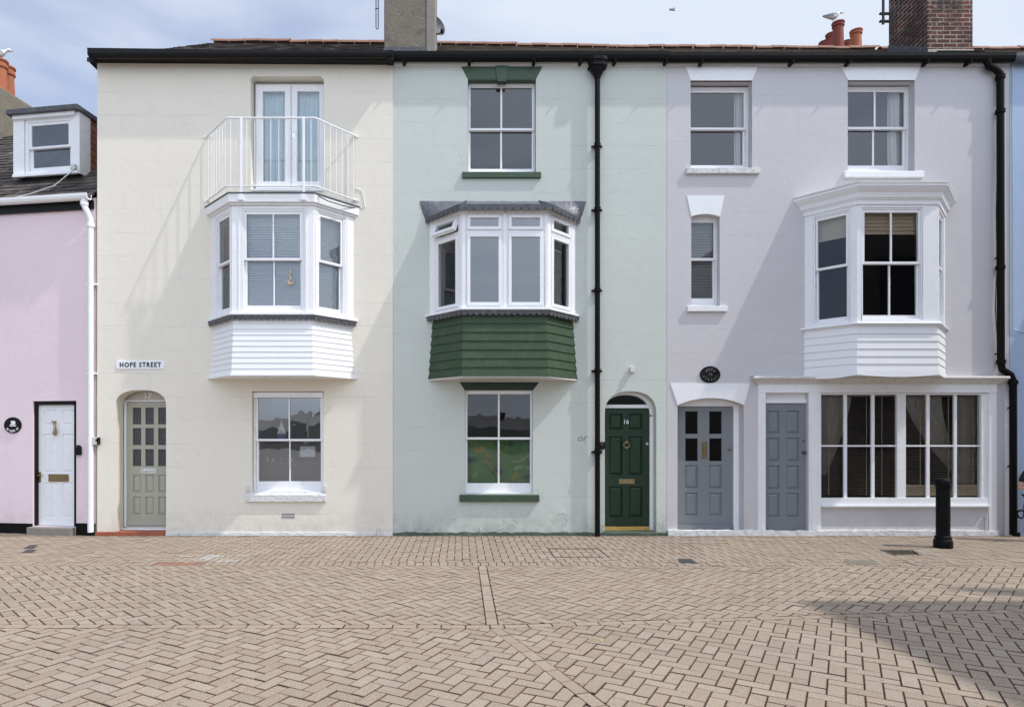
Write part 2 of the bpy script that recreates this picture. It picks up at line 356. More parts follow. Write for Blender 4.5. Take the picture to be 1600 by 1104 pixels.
M['cement'] = plain('mortar_fillet', (.42, .39, .33), .9, var=.25, scale=9, bmp=.01, bscale=20, dirt=.5, dirtc=(.3, .17, .04))
M['slate'] = slate_mat('dark_slates', (.040, .033, .036), (.075, .060, .058), (.012, .010, .010), .2, .10, mossamt=.35)
M['tiles'] = slate_mat('old_mossy_tiles', (.16, .11, .085), (.24, .13, .10), (.03, .025, .02), .17, .11)
M['slates_c'] = course_mat('weathered_slates', [(0., (.035, .028, .028)), (.5, (.065, .052, .050)), (.9, (.11, .088, .08)), (1., (.17, .14, .125))], (.10, .09, .05), .35)
M['tiles_c'] = course_mat('old_clay_slates', [(0., (.08, .07, .06)), (.5, (.13, .11, .095)), (.9, (.19, .13, .10)), (1., (.26, .22, .18))], (.14, .13, .07), .7)
M['cheek'] = slate_mat('hung_red_tiles', (.34, .11, .065), (.22, .075, .05), (.02, .012, .01), .17, .11, rowaxis='yz', mossamt=.25)
M['brick'] = brick_mat('chimney_brick')
M['far_wall'] = plain('far_render', (.42, .40, .37), .9, var=.2, scale=.3, bmp=0)
M['block_wall'] = plain('opposite_render', (.16, .13, .11), .9, var=.2, scale=2, bmp=.004)
M['glass'] = glass_mat('window_glass', lo=.13, tint=(.9,.93,.95))
M['glass_up'] = glass_mat('upper_window_glass', lo=.085, tint=(.86, .86, .86))
M['glass_new'] = glass_mat('double_glazing', lo=.175, wav=.0012, tint=(.8, .84, .86))
M['glass_hazy'] = glass_mat('old_hazy_glass', lo=.24, tint=(.95, .97, 1), wav=.0016)
M['glass_clear'] = glass_mat('clear_glass', wav=.0010, lo=.065, hi=.7, tint=(.88, .9, .9))
def obscure():
    m, t, b, _ = newmat('obscured_glass'); p = pos(t)
    v = node(t, 'ShaderNodeTexVoronoi'); v.inputs['Scale'].default_value = 55; t.links.new(p, v.inputs['Vector'])
    t.links.new(ramp(t, v.outputs['Distance'], [(.1, (.02, .022, .025)), (.8, (.075, .078, .08))]), b.inputs['Base Color'])
    b.inputs['Roughness'].default_value = .16; bump(t, b, v.outputs['Distance'], .004); return m
M['obscure'] = obscure()
def cloth(name, col, folds=26., amp=.25, rough=.9, axis=0, trans=0):
    return plain(name, col, rough, var=.06, bmp=0)
M['curtain_white'] = cloth('white_curtain', (.74, .75, .74))
M['curtain_blue'] = cloth('pale_blue_curtain', (.66, .78, .80))
M['curtain_dim'] = cloth('old_lace_curtain', (.74, .70, .64))
def floral():
    m, t, b, _ = newmat('green_floral_cloth'); p = pos(t)
    c = mixc(t, noise(t, p, 3, 4), (.05, .13, .045), (.12, .25, .08))
    v = node(t, 'ShaderNodeTexVoronoi'); v.inputs['Scale'].default_value = 3.4; mp_ = node(t, 'ShaderNodeMapping'); mp_.inputs['Scale'].default_value = (.8, 1, 1.35); t.links.new(mixc(t, .06, p, node_color(t, p)), mp_.inputs[0]); t.links.new(mp_.outputs[0], v.inputs['Vector'])
    c = mixc(t, ramp(t, v.outputs['Distance'], [(.16, .95), (.34, 0.)]), c, (.012, .05, .045))
    c = mixc(t, ramp(t, noise(t, p, 5, 2, .5, .4), [(.58, 0.), (.70, .75)]), c, (.36, .22, .03))
    c = mixc(t, ramp(t, noise(t, p, 3.3, 2, .5, 1.2), [(.63, 0.), (.67, .5), (.70, .1)]), c, (.40, .50, .40))
    t.links.new(c, b.inputs['Base Color']); b.inputs['Roughness'].default_value = .9; return m
M['floral'] = floral()
M['blind'] = plain('pale_blue_blind', (.80, .85, .87), .5, var=.03, bmp=0)
M['blind_dark'] = plain('brown_wood_blind', (.36, .28, .21), .5, var=.15, bmp=0)
M['blind_tan'] = plain('tan_blind', (.55, .42, .30), .6, var=.08, bmp=0)
M['blind_cream'] = plain('cream_roman_blind', (.62, .56, .48), .8, var=.05, bmp=0)
M['blind_grey'] = plain('grey_blind', (.48, .47, .46), .6, var=.05, bmp=0)
M['skin'] = plain('skin', (.55, .30, .21), .5, var=.06, bmp=.0004)
M['navy'] = plain('boat_blue', (.03, .10, .22), .4)
M['sailcloth'] = plain('sailcloth', (.75, .74, .70), .7)
M['paper'] = plain('paper', (.62, .66, .62), .8)
M['feather_white'] = plain('white_feathers', (.80, .80, .79), .8, var=.05)
M['feather_grey'] = plain('grey_feathers', (.30, .31, .34), .8, var=.1)
M['beak'] = plain('yellow_beak', (.55, .36, .08), .5)
M['black_cloth'] = plain('black_cloth', (.014, .014, .018), .85, var=.3)
M['blue_dish'] = plain('grey_dish', (.045, .05, .07), .6)
M['letter_white'] = plain('white_lettering', (.85, .85, .85), .4, var=.02, bmp=0)
M['letter_black'] = plain('black_lettering', (.012, .012, .02), .4, var=.02, bmp=0)
M['letter_dull'] = plain('dull_gold_lettering', (.17, .165, .15), .4, var=.1, bmp=0)
M['scrawl'] = plain('pencil_scrawl', (.25, .28, .30), .9, bmp=0)
M['board_shaded'] = plain('shaded_cream_board', (.52, .50, .45), .6, var=.04)  # cream head board, shade of the door recess put into its colour
M['iron'] = plain('cast_iron', (.05, .05, .055), .6, var=.3, scale=20, bmp=.003, bscale=50)
M['pit'] = plain('dark_pit', (.006, .006, .006), 1., spec=0., bmp=0)
M['brass_bright'] = plain('polished_brass', (.70, .50, .16), .28, var=.1, bmp=.0004, metal=.85)
M['leaf'] = plain('yellow_leaf', (.62, .50, .05), .7)
# ================================================================ ground
def clip_half(poly, a, b, c):                   # keep a*x+b*y+c >= 0
    out = []
    for i, p in enumerate(poly):
        q = poly[(i+1) % len(poly)]; dp = a*p[0]+b*p[1]+c; dq = a*q[0]+b*q[1]+c
        if dp >= 0: out.append(p)
        if (dp >= 0) != (dq >= 0):
            k = dp/(dp-dq); out.append((p[0]+(q[0]-p[0])*k, p[1]+(q[1]-p[1])*k))
    return out
def clip_conv(poly, zone):
    for i, p in enumerate(zone):
        q = zone[(i+1) % len(zone)]
        ex, ey = q[0]-p[0], q[1]-p[1]
        poly = clip_half(poly, -ey, ex, ey*p[0]-ex*p[1])
        if len(poly) < 3: return []
    return poly
def area(p): return .5*sum(p[i][0]*p[(i+1) % len(p)][1]-p[(i+1) % len(p)][0]*p[i][1] for i in range(len(p)))
W0 = .1035; GAP = .0030
pav_v, pav_f, pav_c = [], [], []
def shrink(p, d):
    n = len(p); out = []
    for i in range(n):
        a, b, c = Vector(p[i-1]), Vector(p[i]), Vector(p[(i+1) % n])
        e1 = (b-a); e2 = (c-b)
        if e1.length < 1e-5 or e2.length < 1e-5: return None
        e1.normalize(); e2.normalize(); n1 = Vector((-e1.y, e1.x)); n2 = Vector((-e2.y, e2.x)); h = n1+n2
        if h.length < .3: return None
        h = h/(1+n1.dot(n2)); out.append(tuple(b+h*d))
    return out
def paver(poly, z=0.):
    q = []
    for p in poly:
        if not q or (abs(p[0]-q[-1][0])+abs(p[1]-q[-1][1])) > .002: q.append(p)
    poly = q
    if len(poly) < 3 or area(poly) < .0008: return
    o = shrink(poly, GAP); 
    if not o or area(o) < .0005: return
    i_ = shrink(o, .0040)
    if not i_ or area(i_) < .0002: return
    n = len(o); b = len(pav_v); dz = random.gauss(0, .0010); tx, ty = random.gauss(0, .008), random.gauss(0, .008)
    mx_, my_ = o[0]
    for p in o: pav_v.append((p[0], p[1], z-.016+dz))
    for p in o: pav_v.append((p[0], p[1], z-.003+dz+(p[0]-mx_)*tx+(p[1]-my_)*ty))
    for p in i_: pav_v.append((p[0], p[1], z+dz+(p[0]-mx_)*tx+(p[1]-my_)*ty))
    fs = [(b+i, b+(i+1) % n, b+n+(i+1) % n, b+n+i) for i in range(n)]+[(b+n+i, b+n+(i+1) % n, b+2*n+(i+1) % n, b+2*n+i) for i in range(n)]
    fs.append(tuple(b+2*n+i for i in range(n))); c = random.random()
    c = c*.86; cx_ = sum(p[0] for p in o)/n; cy_ = sum(p[1] for p in o)/n
    if -3.75 < cx_ < -2.95 and -2.35 < cy_ < -1.75: c = .96 if random.random() < .45 else .86
    if -3.85 < cx_ < -3.3 and -2.52 < cy_ < -2.36: c = 1.
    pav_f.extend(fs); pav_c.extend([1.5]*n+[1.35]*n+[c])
def herring(zone, deg, org=(0, 0)):
    c, s = math.cos(R(deg)), math.sin(R(deg)); ws = W0
    xs = [((x-org[0])*c+(y-org[1])*s)/ws for x, y in zone]; ys = [(-(x-org[0])*s+(y-org[1])*c)/ws for x, y in zone]
    i0, i1, j0, j1 = int(min(xs))-3, int(max(xs))+3, int(min(ys))-3, int(max(ys))+3
    for b in range(j0, j1+1):
        for x in range(i0, i1+1):
            k = (x+b) % 4
            if k == 0: r = (x, b, x+2, b+1)
            elif k == 2: r = (x, b, x+1, b+2)
            else: continue
            q = [(r[0], r[1]), (r[2], r[1]), (r[2], r[3]), (r[0], r[3])]
            q = [(org[0]+(u*c-v*s)*ws, org[1]+(u*s+v*c)*ws) for u, v in q]
            q = clip_conv(q, zone)
            if q: paver(q)
def band(p, q, w, lng, offs=0.):       # a straight course from p to q, w wide, stones lng long
    p, q = Vector(p), Vector(q); d = (q-p); Ln = d.length; d.normalize(); n = Vector((-d.y, d.x)); s = -offs
    while s < Ln:
        a, b = max(s, 0), min(s+lng, Ln)
        if b-a > .01:
            k = [p+d*a-n*w/2, p+d*b-n*w/2, p+d*b+n*w/2, p+d*a+n*w/2]; paver([tuple(v) for v in k])
        s += lng
YA = gnd(700, 883)[1]; YB = gnd(700, 978)[1]; XL, XR, YN = -13., 14.5, -9.8
XM = .27; hw = W0/2
far_r = (XR, YB+(XR-XM)*.103)
herring([(XL, YA+2*W0), (XR, YA+2*W0), (XR, .35), (XL, .35)], 0, (.02, .03))
band((XL, YA+W0), (XR, YA+W0), 2*W0, W0)
herring([(XL, YB+hw), (XM-hw, YB+hw), (XM-hw, YA), (XL, YA)], 45, (.0, -2.6))
herring([(XM+hw, YB+hw), (XR, far_r[1]+hw), (XR, YA), (XM+hw, YA)], 45, (.05, -2.55))
band((XM, YB+hw), (XM, YA), W0, 2*W0)
band((XL, YB), (XM+.1, YB), W0, 2*W0)
band((XM+.1, YB), far_r, W0, 2*W0)
dp, dq = Vector((XM+.02, YB-hw)), Vector((XM+.02+.33*14, YB-hw-14)); dq = dp+(Vector((.85, YN))-dp)*1.0
dq = Vector((XM+.02+(YB-hw-YN)*.345, YN)); dn = (dq-dp).normalized(); dnn = Vector((-dn.y, dn.x))
l0, l1 = dp-dnn*hw, dq-dnn*hw; r0, r1 = dp+dnn*hw, dq+dnn*hw
zD = [(XL, YN), tuple(l1), (l0.x, YB-hw), (XL, YB-hw)]
zE = [tuple(r1), (XR, YN), (XR, far_r[1]-hw), (r0.x, YB-hw)]
herring(zD, -28, (-1, -6)); herring(zE, -31, (2, -6)); band(dp, dq, W0, 2*W0)
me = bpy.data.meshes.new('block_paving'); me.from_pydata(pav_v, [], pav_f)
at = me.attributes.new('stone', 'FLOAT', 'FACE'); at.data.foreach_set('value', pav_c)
def paver_mat():
    m, t, b, _ = newmat('buff_concrete_pavers'); p = pos(t)
    a = node(t, 'ShaderNodeAttribute', attribute_name='stone'); f = a.outputs['Fac']
    c = ramp(t, f, [(0., (.262, .212, .165)), (.3, (.285, .232, .180)), (.62, (.298, .245, .192)), (.85, (.312, .262, .208)), (.92, (.262, .222, .188)), (.945, (.35, .335, .31)), (.975, (.35, .335, .31)), (1., (.25, .135, .10))])
    c = mixc(t, 1., c, (1.19, 1.185, 1.15), 'MULTIPLY')
    sp = ramp(t, noise(t, p, 130, 3, .75), [(.34, .58), (.5, 1.), (.64, 1.38)]); c = mixc(t, 1., c, sp, 'MULTIPLY')
    c = mixc(t, ramp(t, noise(t, p, .45, 6, .6), [(.4, 0.), (.7, .22)]), c, (.20, .17, .15))
    c = mixc(t, ramp(t, noise(t, p, 2.3, 6, .65, .4), [(.58, 0.), (.75, .3)]), c, (.36, .32, .28))
    c = mixc(t, ramp(t, noise(t, p, 12, 3, .5), [(.76, 0.), (.79, .6)]), c, (.12, .10, .09))
    vg = node(t, 'ShaderNodeTexVoronoi'); vg.inputs['Scale'].default_value = 1.5; t.links.new(p, vg.inputs['Vector'])
    c = mixc(t, ramp(t, vg.outputs['Distance'], [(.018, .75), (.024, 0.)]), c, (.50, .47, .43))
    vg2 = node(t, 'ShaderNodeTexVoronoi'); vg2.inputs['Scale'].default_value = 2.3; t.links.new(p, vg2.inputs['Vector'])
    c = mixc(t, ramp(t, vg2.outputs['Distance'], [(.03, .5), (.05, 0.)]), c, (.13, .11, .10))
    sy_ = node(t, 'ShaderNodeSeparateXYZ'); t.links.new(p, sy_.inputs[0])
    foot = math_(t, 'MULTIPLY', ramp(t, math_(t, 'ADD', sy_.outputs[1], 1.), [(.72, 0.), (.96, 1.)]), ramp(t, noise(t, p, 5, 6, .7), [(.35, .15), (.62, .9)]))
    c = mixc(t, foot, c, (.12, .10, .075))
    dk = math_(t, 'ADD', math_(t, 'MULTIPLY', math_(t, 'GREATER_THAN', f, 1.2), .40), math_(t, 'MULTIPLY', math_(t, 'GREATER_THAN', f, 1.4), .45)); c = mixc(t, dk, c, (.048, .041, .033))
    t.links.new(c, b.inputs['Base Color']); b.inputs['Roughness'].default_value = .86; b.inputs['Specular IOR Level'].default_value = .3
    bump(t, b, noise(t, p, 180, 3, .7), .0012); return m
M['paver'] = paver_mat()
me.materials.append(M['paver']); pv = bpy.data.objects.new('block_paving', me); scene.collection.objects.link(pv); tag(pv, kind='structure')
g = MB(); g.add([(-600, -600, -.012), (600, -600, -.012), (600, 600, -.012), (-600, 600, -.012)], [(0, 1, 2, 3)])
def ground_mat():
    m, t, b, _ = newmat('sand_and_tarmac'); p = pos(t)
    c = mixc(t, noise(t, p, 30, 5, .7), (.045, .034, .026), (.085, .066, .050)); t.links.new(c, b.inputs['Base Color']); b.inputs['Roughness'].default_value = .95; return m
tag(g.build('ground', ground_mat()), kind='structure')
g = MB(); g.box(-60, 60, -60, YN-.01, -.006, -.001)
g2 = plain('quay_surface', (.32, .29, .26), .9, var=.1, scale=2)
tag(g.build('quay', g2), kind='structure')

# ================================================================ window and door builders (local x right, y into the house, z up)
def panes(mb, x0, x1, z0, z1, y, tilt=.0):
    k = random.uniform(-1, 1)*.0015; j = random.uniform(-1, 1)*.0015
    mb.add([(x0, y-k-j, z0), (x1, y+k-j, z0), (x1, y+k+j, z1), (x0, y-k+j, z1)], [(0, 1, 2, 3)])
def sash_window(parent, x0, x1, z0, z1, y0, zm=None, cols=2, M4=None, fw=.055, stile=.045, glass='glass', white='white', brail=.085, name='window', bar=.022, fd=.11):
    zm = (z0+z1)/2 if zm is None else zm
    f = MB(M4); f.frame(x0, x1, z0, z1, fw, y0, y0+fd); w = f.build(name, M[white], parent, bevel=.004)
    a0, a1 = x0+fw, x1-fw; zt, zb = z1-fw, z0+fw
    def one(za, zb_, ya, bot, top):
        s = MB(M4); s.frame(a0+.002, a1-.002, za, zb_, stile, ya, ya+.036, wb=bot, wt=top)
        for k in range(1, cols):
            c = a0+(a1-a0)*k/cols; s.box(c-bar/2, c+bar/2, ya+.004, ya+.032, za+bot, zb_-top)
        s.build('sash', M[white], w, bevel=.003)
        g = MB(M4)
        for k in range(cols):
            u0 = a0+stile+(a1-a0-2*stile)*k/cols; u1 = a0+stile+(a1-a0-2*stile)*(k+1)/cols
            panes(g, u0, u1, za+bot, zb_-top, ya+.018)
        g.build('glass', M[glass], w, recalc=False)
    one(zm-.018, zt-.001, y0+.012, .036, .045)
    one(zb+.001, zm+.016, y0+.052, brail, .034)
    return w
def casement(parent, x0, x1, z0, z1, y0, M4, glass='glass_new', fw=.05, stile=.048, opening=0., name='casement'):
    f = MB(M4); f.frame(x0, x1, z0, z1, fw*.55, y0, y0+.07); w = f.build(name, M['upvc'], parent, bevel=.005)
    a0, a1, b0, b1 = x0+fw*.55+.003, x1-fw*.55-.003, z0+fw*.55+.003, z1-fw*.55-.003
    T = M4 or Matrix.Identity(4)
    if opening:      # top hung, swung outward
        T = T @ Matrix.Translation((0, y0-.012, b1)) @ Matrix.Rotation(opening, 4, 'X') @ Matrix.Translation((0, -y0+.012, -b1))
    s = MB(T); s.frame(a0, a1, b0, b1, stile, y0-.012, y0+.05); s.build('sash', M['upvc'], w, bevel=.005)
    g = MB(T); panes(g, a0+stile, a1-stile, b0+stile, b1-stile, y0+.015); g.build('glass', M[glass], w, recalc=False)
    return w
def slats(parent, x0, x1, z0, z1, y, mat, pitch=.025, M4=None, open_=.5, name='blind', tapes=()):
    b = MB(M4); z = z1-.03; wd = pitch*1.05
    b.box(x0, x1, y-.012, y+.016, z1-.025, z1)
    while z > z0:
        dy, dz = wd/2*math.cos(open_), wd/2*math.sin(open_)
        b.add([(x0, y-dy, z-dz), (x1, y-dy, z-dz), (x1, y, z+.001), (x0, y, z+.001), (x1, y+dy, z+dz), (x0, y+dy, z+dz)], [(0, 1, 2, 3), (3, 2, 4, 5)]); z -= pitch
    for tx in tapes: b.box(tx-.008, tx+.008, y-wd*.62, y-wd*.58, z0, z1)
    return b.build(name, M[mat], parent, recalc=False)
def drape(parent, x0, x1, z0, z1, y, mat, folds=8, amp=.018, M4=None, name='curtain', tie=None):
    """hanging cloth with real folds; tie pulls its lower part sideways"""
    b = MB(M4); n = folds*8; rows = 12; vs = []
    for j in range(rows+1):
        v = j/rows; z = z1+(z0-z1)*v
        for i in range(n+1):
            u = i/n
            if tie:
                xa, xb = tie; kk = v**1.5; l0, l1 = x0+(xa-x0)*kk, x1+(xb-x1)*kk
            else: l0, l1 = x0, x1
            vs.append((l0+(l1-l0)*u, y+amp*math.sin(u*folds*2*math.pi+.6*math.sin(v*3+u*5))*(1+.3*math.sin(u*17)), z))
    b.add(vs, [(j*(n+1)+i, j*(n+1)+i+1, (j+1)*(n+1)+i+1, (j+1)*(n+1)+i) for j in range(rows) for i in range(n)])
    return b.build(name, M[mat], parent, smooth=True, recalc=False)
def sill(parent, x0, x1, z0, z1, mat, proj=.045, depth=.14, y=0., name='sill'):
    s = MB(); n = 9
    for k in range(1):
        s.add([(x0, y-proj, z0), (x1, y-proj, z0), (x1, y+depth, z0), (x0, y+depth, z0), (x0, y-proj, z1-.012), (x1, y-proj, z1-.012), (x1, y+depth, z1), (x0, y+depth, z1)],
              [(0, 1, 2, 3), (4, 7, 6, 5), (0, 4, 5, 1), (1, 5, 6, 2), (2, 6, 7, 3), (3, 7, 4, 0)])
    return s.build(name, M[mat], parent, bevel=.006)
def raised_panel(mb, x0, x1, z0, z1, y, sunk=.022):
    """moulded sunk panel with fielded centre, on a door face at y"""
    b = .012; ins = .042
    mb.add([(x0, y, z0), (x1, y, z0), (x1, y, z1), (x0, y, z1), (x0+b, y+sunk, z0+b), (x1-b, y+sunk, z0+b), (x1-b, y+sunk, z1-b), (x0+b, y+sunk, z1-b),
            (x0+ins, y+.003, z0+ins), (x1-ins, y+.003, z0+ins), (x1-ins, y+.003, z1-ins), (x0+ins, y+.003, z1-ins)],
           [(0, 1, 5, 4), (1, 2, 6, 5), (2, 3, 7, 6), (3, 0, 4, 7), (4, 5, 9, 8), (5, 6, 10, 9), (6, 7, 11, 10), (7, 4, 8, 11), (8, 9, 10, 11)])
def panel_door(parent, x0, x1, z0, z1, y, mat, panels, lights=(), glass='obscure', M4=None, name='door'):
    """leaf with sunk panels and glazed openings; each a (x0,x1,z0,z1) in metres"""
    d = MB(M4); rect = lambda r: [(r[0], r[2]), (r[1], r[2]), (r[1], r[3]), (r[0], r[3])]
    hl = [rect(p) for p in panels]+[rect(p) for p in lights]
    d.sheet(rect((x0, x1, z0, z1)), hl, y)
    for p in panels: raised_panel(d, *p, y)
    for p in lights:
        q = rect(p); d.add([(a, y, b) for a, b in q]+[(a, y+.03, b) for a, b in q], [(i, (i+1) % 4, 4+(i+1) % 4, 4+i) for i in range(4)])
    q = rect((x0, x1, z0, z1)); d.add([(a, y, b) for a, b in q]+[(a, y+.045, b) for a, b in q], [(i, (i+1) % 4, 4+(i+1) % 4, 4+i) for i in range(4)])
    o = d.build(name, M[mat], parent)
    if lights:
        g = MB(M4)
        for p in lights: g.add([(a, y+.022, b) for a, b in rect(p)], [(0, 1, 2, 3)])
        g.build('glass', M[glass], o, recalc=False)
    if not lights or glass == 'obscure':
     bk = MB(M4); bk.box(x0+.002, x1-.002, y+.046, y+.05, z0, z1); bk.build('door_back', M[mat], o)
    return o
def arch(x0, x1, z0, zs, zt, n=14):
    """opening outline with a segmental head: springs at zs, crown at zt"""
    pts = [(x0, z0), (x1, z0)]; h = zt-zs; c = (x1-x0)/2; r = (c*c+h*h)/(2*h); cx = (x0+x1)/2; cz = zt-r; a = math.asin(min(1, c/r))
    for i in range(n+1):
        t = a-2*a*i/n; pts.append((cx+r*math.sin(t), cz+r*math.cos(t)))
    return pts
def soft_arch(x0, x1, z0, zs, zt, e=2.6, n=20):
    pts = [(x0, z0), (x1, z0)]; c = (x1-x0)/2; cx = (x0+x1)/2
    for i in range(n+1):
        a = math.pi*i/n; ca, sa = math.cos(a), math.sin(a)
        pts.append((cx+c*math.copysign(abs(ca)**(2/e), ca), zs+(zt-zs)*abs(sa)**(2/e)))
    return pts
def rct(x0, x1, z0, z1): return [(x0, z0), (x1, z0), (x1, z1), (x0, z1)]
def house_shell(h, x0, x1, ztop, holes, mat, y=0., depth=6.6, floors=(2.72, 5.2), back='plaster', reveal=.24):
    w = MB(); w.sheet(rct(x0, x1, -.02, ztop), holes, y, 0, reveal)
    b = y+depth; e = .002
    w.add([(x0, y+e, -.02), (x0, b, -.02), (x0, b, ztop), (x0, y+e, ztop)], [(0, 1, 2, 3)], 0)
    w.add([(x1, y+e, -.02), (x1, b, -.02), (x1, b, ztop), (x1, y+e, ztop)], [(0, 1, 2, 3)], 0)
    w.add([(x0, b, -.02), (x1, b, -.02), (x1, b, ztop), (x0, b, ztop)], [(0, 1, 2, 3)], 0)
    o = w.build('wall', [M[mat]], h, recalc=False)
    i = MB(); i.box(x0+.02, x1-.02, y+3.9, y+3.95, 0, ztop-.05)
    i.box(x0+.02, x0+.06, y+.3, y+3.9, 0, ztop-.05); i.box(x1-.06, x1-.02, y+.3, y+3.9, 0, ztop-.05)
    for z in floors: i.box(x0+.06, x1-.06, y+.26, y+3.9, z-.1, z+.1)
    i.box(x0+.06, x1-.06, y+.26, y+3.9, ztop-.12, ztop-.06); i.box(x0+.06, x1-.06, y+.26, y+3.9, 0, .12)
    i.build('interior', M[back], h)
    return o
def lintel(parent, top0, top1, bot0, bot1, zt, zb, mat, y0=-.006, y1=.03, key=None, curve=0., name='lintel'):
    m = MB()
    if curve:
        n = 14; c = (bot1-bot0)/2; r = (c*c+curve*curve)/(2*curve); cx = (bot0+bot1)/2; cz = zb+curve-r; a = math.asin(c/r)
        low = [(cx-r*math.sin(a-2*a*i/n), cz+r*math.cos(a-2*a*i/n)) for i in range(n+1)]
        # split into convex quads so the concave outline stays clean
        for i in range(n):
            f0, f1 = i/n, (i+1)/n
            m.prism([low[i], low[i+1], (top0+(top1-top0)*f1, zt), (top0+(top1-top0)*f0, zt)], y0, y1)
    else: m.prism([(bot0, zb), (bot1, zb), (top1, zt), (top0, zt)], y0, y1)
    o = m.build(name, M[mat], parent)
    if key:
        k = MB(); k.prism([(key[1], zb-key[4]), (key[2], zb-key[4]), (key[3], zt+.0), (key[0], zt+.0)], y0-.022, y1+.05); k.build('keystone', M[mat], o, bevel=.004)
    return o
def plan_matrix(A, B):
    """local x runs A->B in plan, local y points into the bay (to the left of that run)"""
    A, B = Vector((*A, 0)), Vector((*B, 0)); u = (B-A).normalized(); n = Vector((-u.y, u.x, 0))
    m = Matrix(((u.x, n.x, 0, A.x), (u.y, n.y, 0, A.y), (0, 0, 1, 0), (0, 0, 0, 1))); return m, (B-A).length
def bay_plan(cx, hw_, hf, p, y=0., grow=0.):
    """four plan points wall-left, front-left, front-right, wall-right, grown outward"""
    k = grow*.42
    return [(cx-hw_-grow*1.35, y), (cx-hf-k, y-p-grow), (cx+hf+k, y-p-grow), (cx+hw_+grow*1.35, y)]
def bay_slab(mb, cx, hw_, hf, p, y, g0, g1, z0, z1, mi=0):
    a, b = bay_plan(cx, hw_, hf, p, y, g0), bay_plan(cx, hw_, hf, p, y, g1)
    mb.loft([[(x, yy, z0) for x, yy in a], [(x, yy, z1) for x, yy in b]], mi)
def siding(parent, cx, hw_, hf, p, z0, z1, n, mat, y=0., spread=0., name='siding', lap=.014):
    """overlapping boards wrapped round the three faces; spread widens the foot"""
    b = MB(); dz = (z1-z0)/n
    for k in range(n):
        za, zb = z0+k*dz, z0+(k+1)*dz
        ga, gb = spread*(1-k/n), spread*(1-(k+1)/n)
        bay_slab(b, cx, hw_, hf, p, y, ga+lap, gb, za+.001, zb-.0005)
    return b.build(name, M[mat], parent, recalc=True)
def scallops(parent, pts3, drop, rad, mat, name='scalloped_trim', th=.012, fringe=True):
    """strip hanging from a 3D polyline with a row of round scallops along its lower edge"""
    b = MB()
    for A, B in zip(pts3[:-1], pts3[1:]):
        A, B = Vector(A), Vector(B); L_ = (B-A).length; u = (B-A).normalized(); h = Vector((u.x, u.y, 0)).normalized(); nrm = Vector((h.y, -h.x, 0))
        n = max(1, round(L_/(2*rad))); r = L_/n/2
        for k in range(n):
            c0 = A+u*(2*r*k); c1 = A+u*(2*r*(k+1)); m = (c0+c1)/2; dn = Vector((0, 0, -1))
            ring = [c0, c1, c1+dn*drop]
            for i in range(1, 8):
                a = math.pi*i/8; ring.append(m+dn*drop+u*(r*.94*math.cos(a))+dn*(r*.95*math.sin(a)))
            ring.append(c0+dn*drop)
            nn = len(ring); vs = [tuple(v+nrm*th*.5) for v in ring]+[tuple(v-nrm*th*.5) for v in ring]
            b.add(vs, [tuple(range(nn)), tuple(range(2*nn-1, nn-1, -1))]+[(i, (i+1) % nn, nn+(i+1) % nn, nn+i) for i in range(nn)])
    return b.build(name, M[mat], parent)
def post_panel(mb, L_, z0, z1, a, b, za, zb, th=.06):
    """a bay face of length L_ with an opening a..b, za..zb"""
    mb.box(0, a, 0, th, z0, z1); mb.box(b, L_, 0, th, z0, z1); mb.box(a, b, 0, th, z0, za); mb.box(a, b, 0, th, zb, z1)
def drainpipe(parent, pts, r, mat, collars=(), name='drainpipe', brackets=(), square=False):
    p = MB(); p.tube(pts, r, 14)
    for cx_, cy_, cz_ in collars: p.lathe((cx_, cy_, cz_), [(r, -.035), (r*1.32, -.03), (r*1.32, .03), (r, .035)], 14)
    o = p.build(name, M[mat], parent, smooth=True)
    for bx, by, bz in brackets:
        q = MB(); q.box(bx-r*2.1, bx+r*2.1, by-.01, by+.012, bz-.016, bz+.016); q.lathe((bx, by, bz), [(r*1.05, -.02), (r*1.22, -.018), (r*1.22, .018), (r*1.05, .02)], 14)
        q.build('bracket', M[mat], o)
    return o
# ================================================================ cream house, number 17
def rr(px0, px1, py0, py1, y=0.): return (wx(px0, y), wx(px1, y), wz(py1, y), wz(py0, y))    # x0,x1,z0,z1
XC0, XC1, XG1, XL1 = wx(152.5), wx(614), wx(1042), wx(1577)
cream = empty('terraced_house')
tag(cream, 'cream rendered terraced house with white railed balcony over a white boarded bay window', 'house')
B1 = (-2.93, 1.17, .635, .55)
fd = rr(392, 506.5, 120, 298); gw = rr(394, 506, 611, 770)
dh = soft_arch(wx(181), wx(260), .06, wz(634), wz(609), 2.5)
fdh = [(fd[0], fd[2]), (fd[1], fd[2]), (fd[1], fd[3]-.06), (fd[1]-.05, fd[3]), (fd[0]+.04, fd[3]), (fd[0], fd[3]-.04)]
house_shell(cream, XC0, XC1, wz(90), [fdh, rct(*gw), dh, rct(-3.98, -1.88, 3.6, 5.15)], 'cream', y=-.012, floors=(2.72, 5.3))
# plinth, parge strip
p = MB(); n = 60; x0 = wx(260); 
for a, b in ((wx(260), XC1-.002),):
    xs = [a+(b-a)*i/n for i in range(n+1)]; hz = [.050+random.uniform(-.01, .012) for _ in xs]
    p.add([(x, -.040, -.01) for x in xs]+[(x, -.034+random.uniform(-.004, .003), h) for x, h in zip(xs, hz)]+[(x, -.005, h+.004) for x, h in zip(xs, hz)],
          [(i, i+1, n+2+i, n+1+i) for i in range(n)]+[(n+1+i, n+2+i, 2*n+3+i, 2*n+2+i) for i in range(n)])
p.build('plinth', M['white_plinth'], cream)
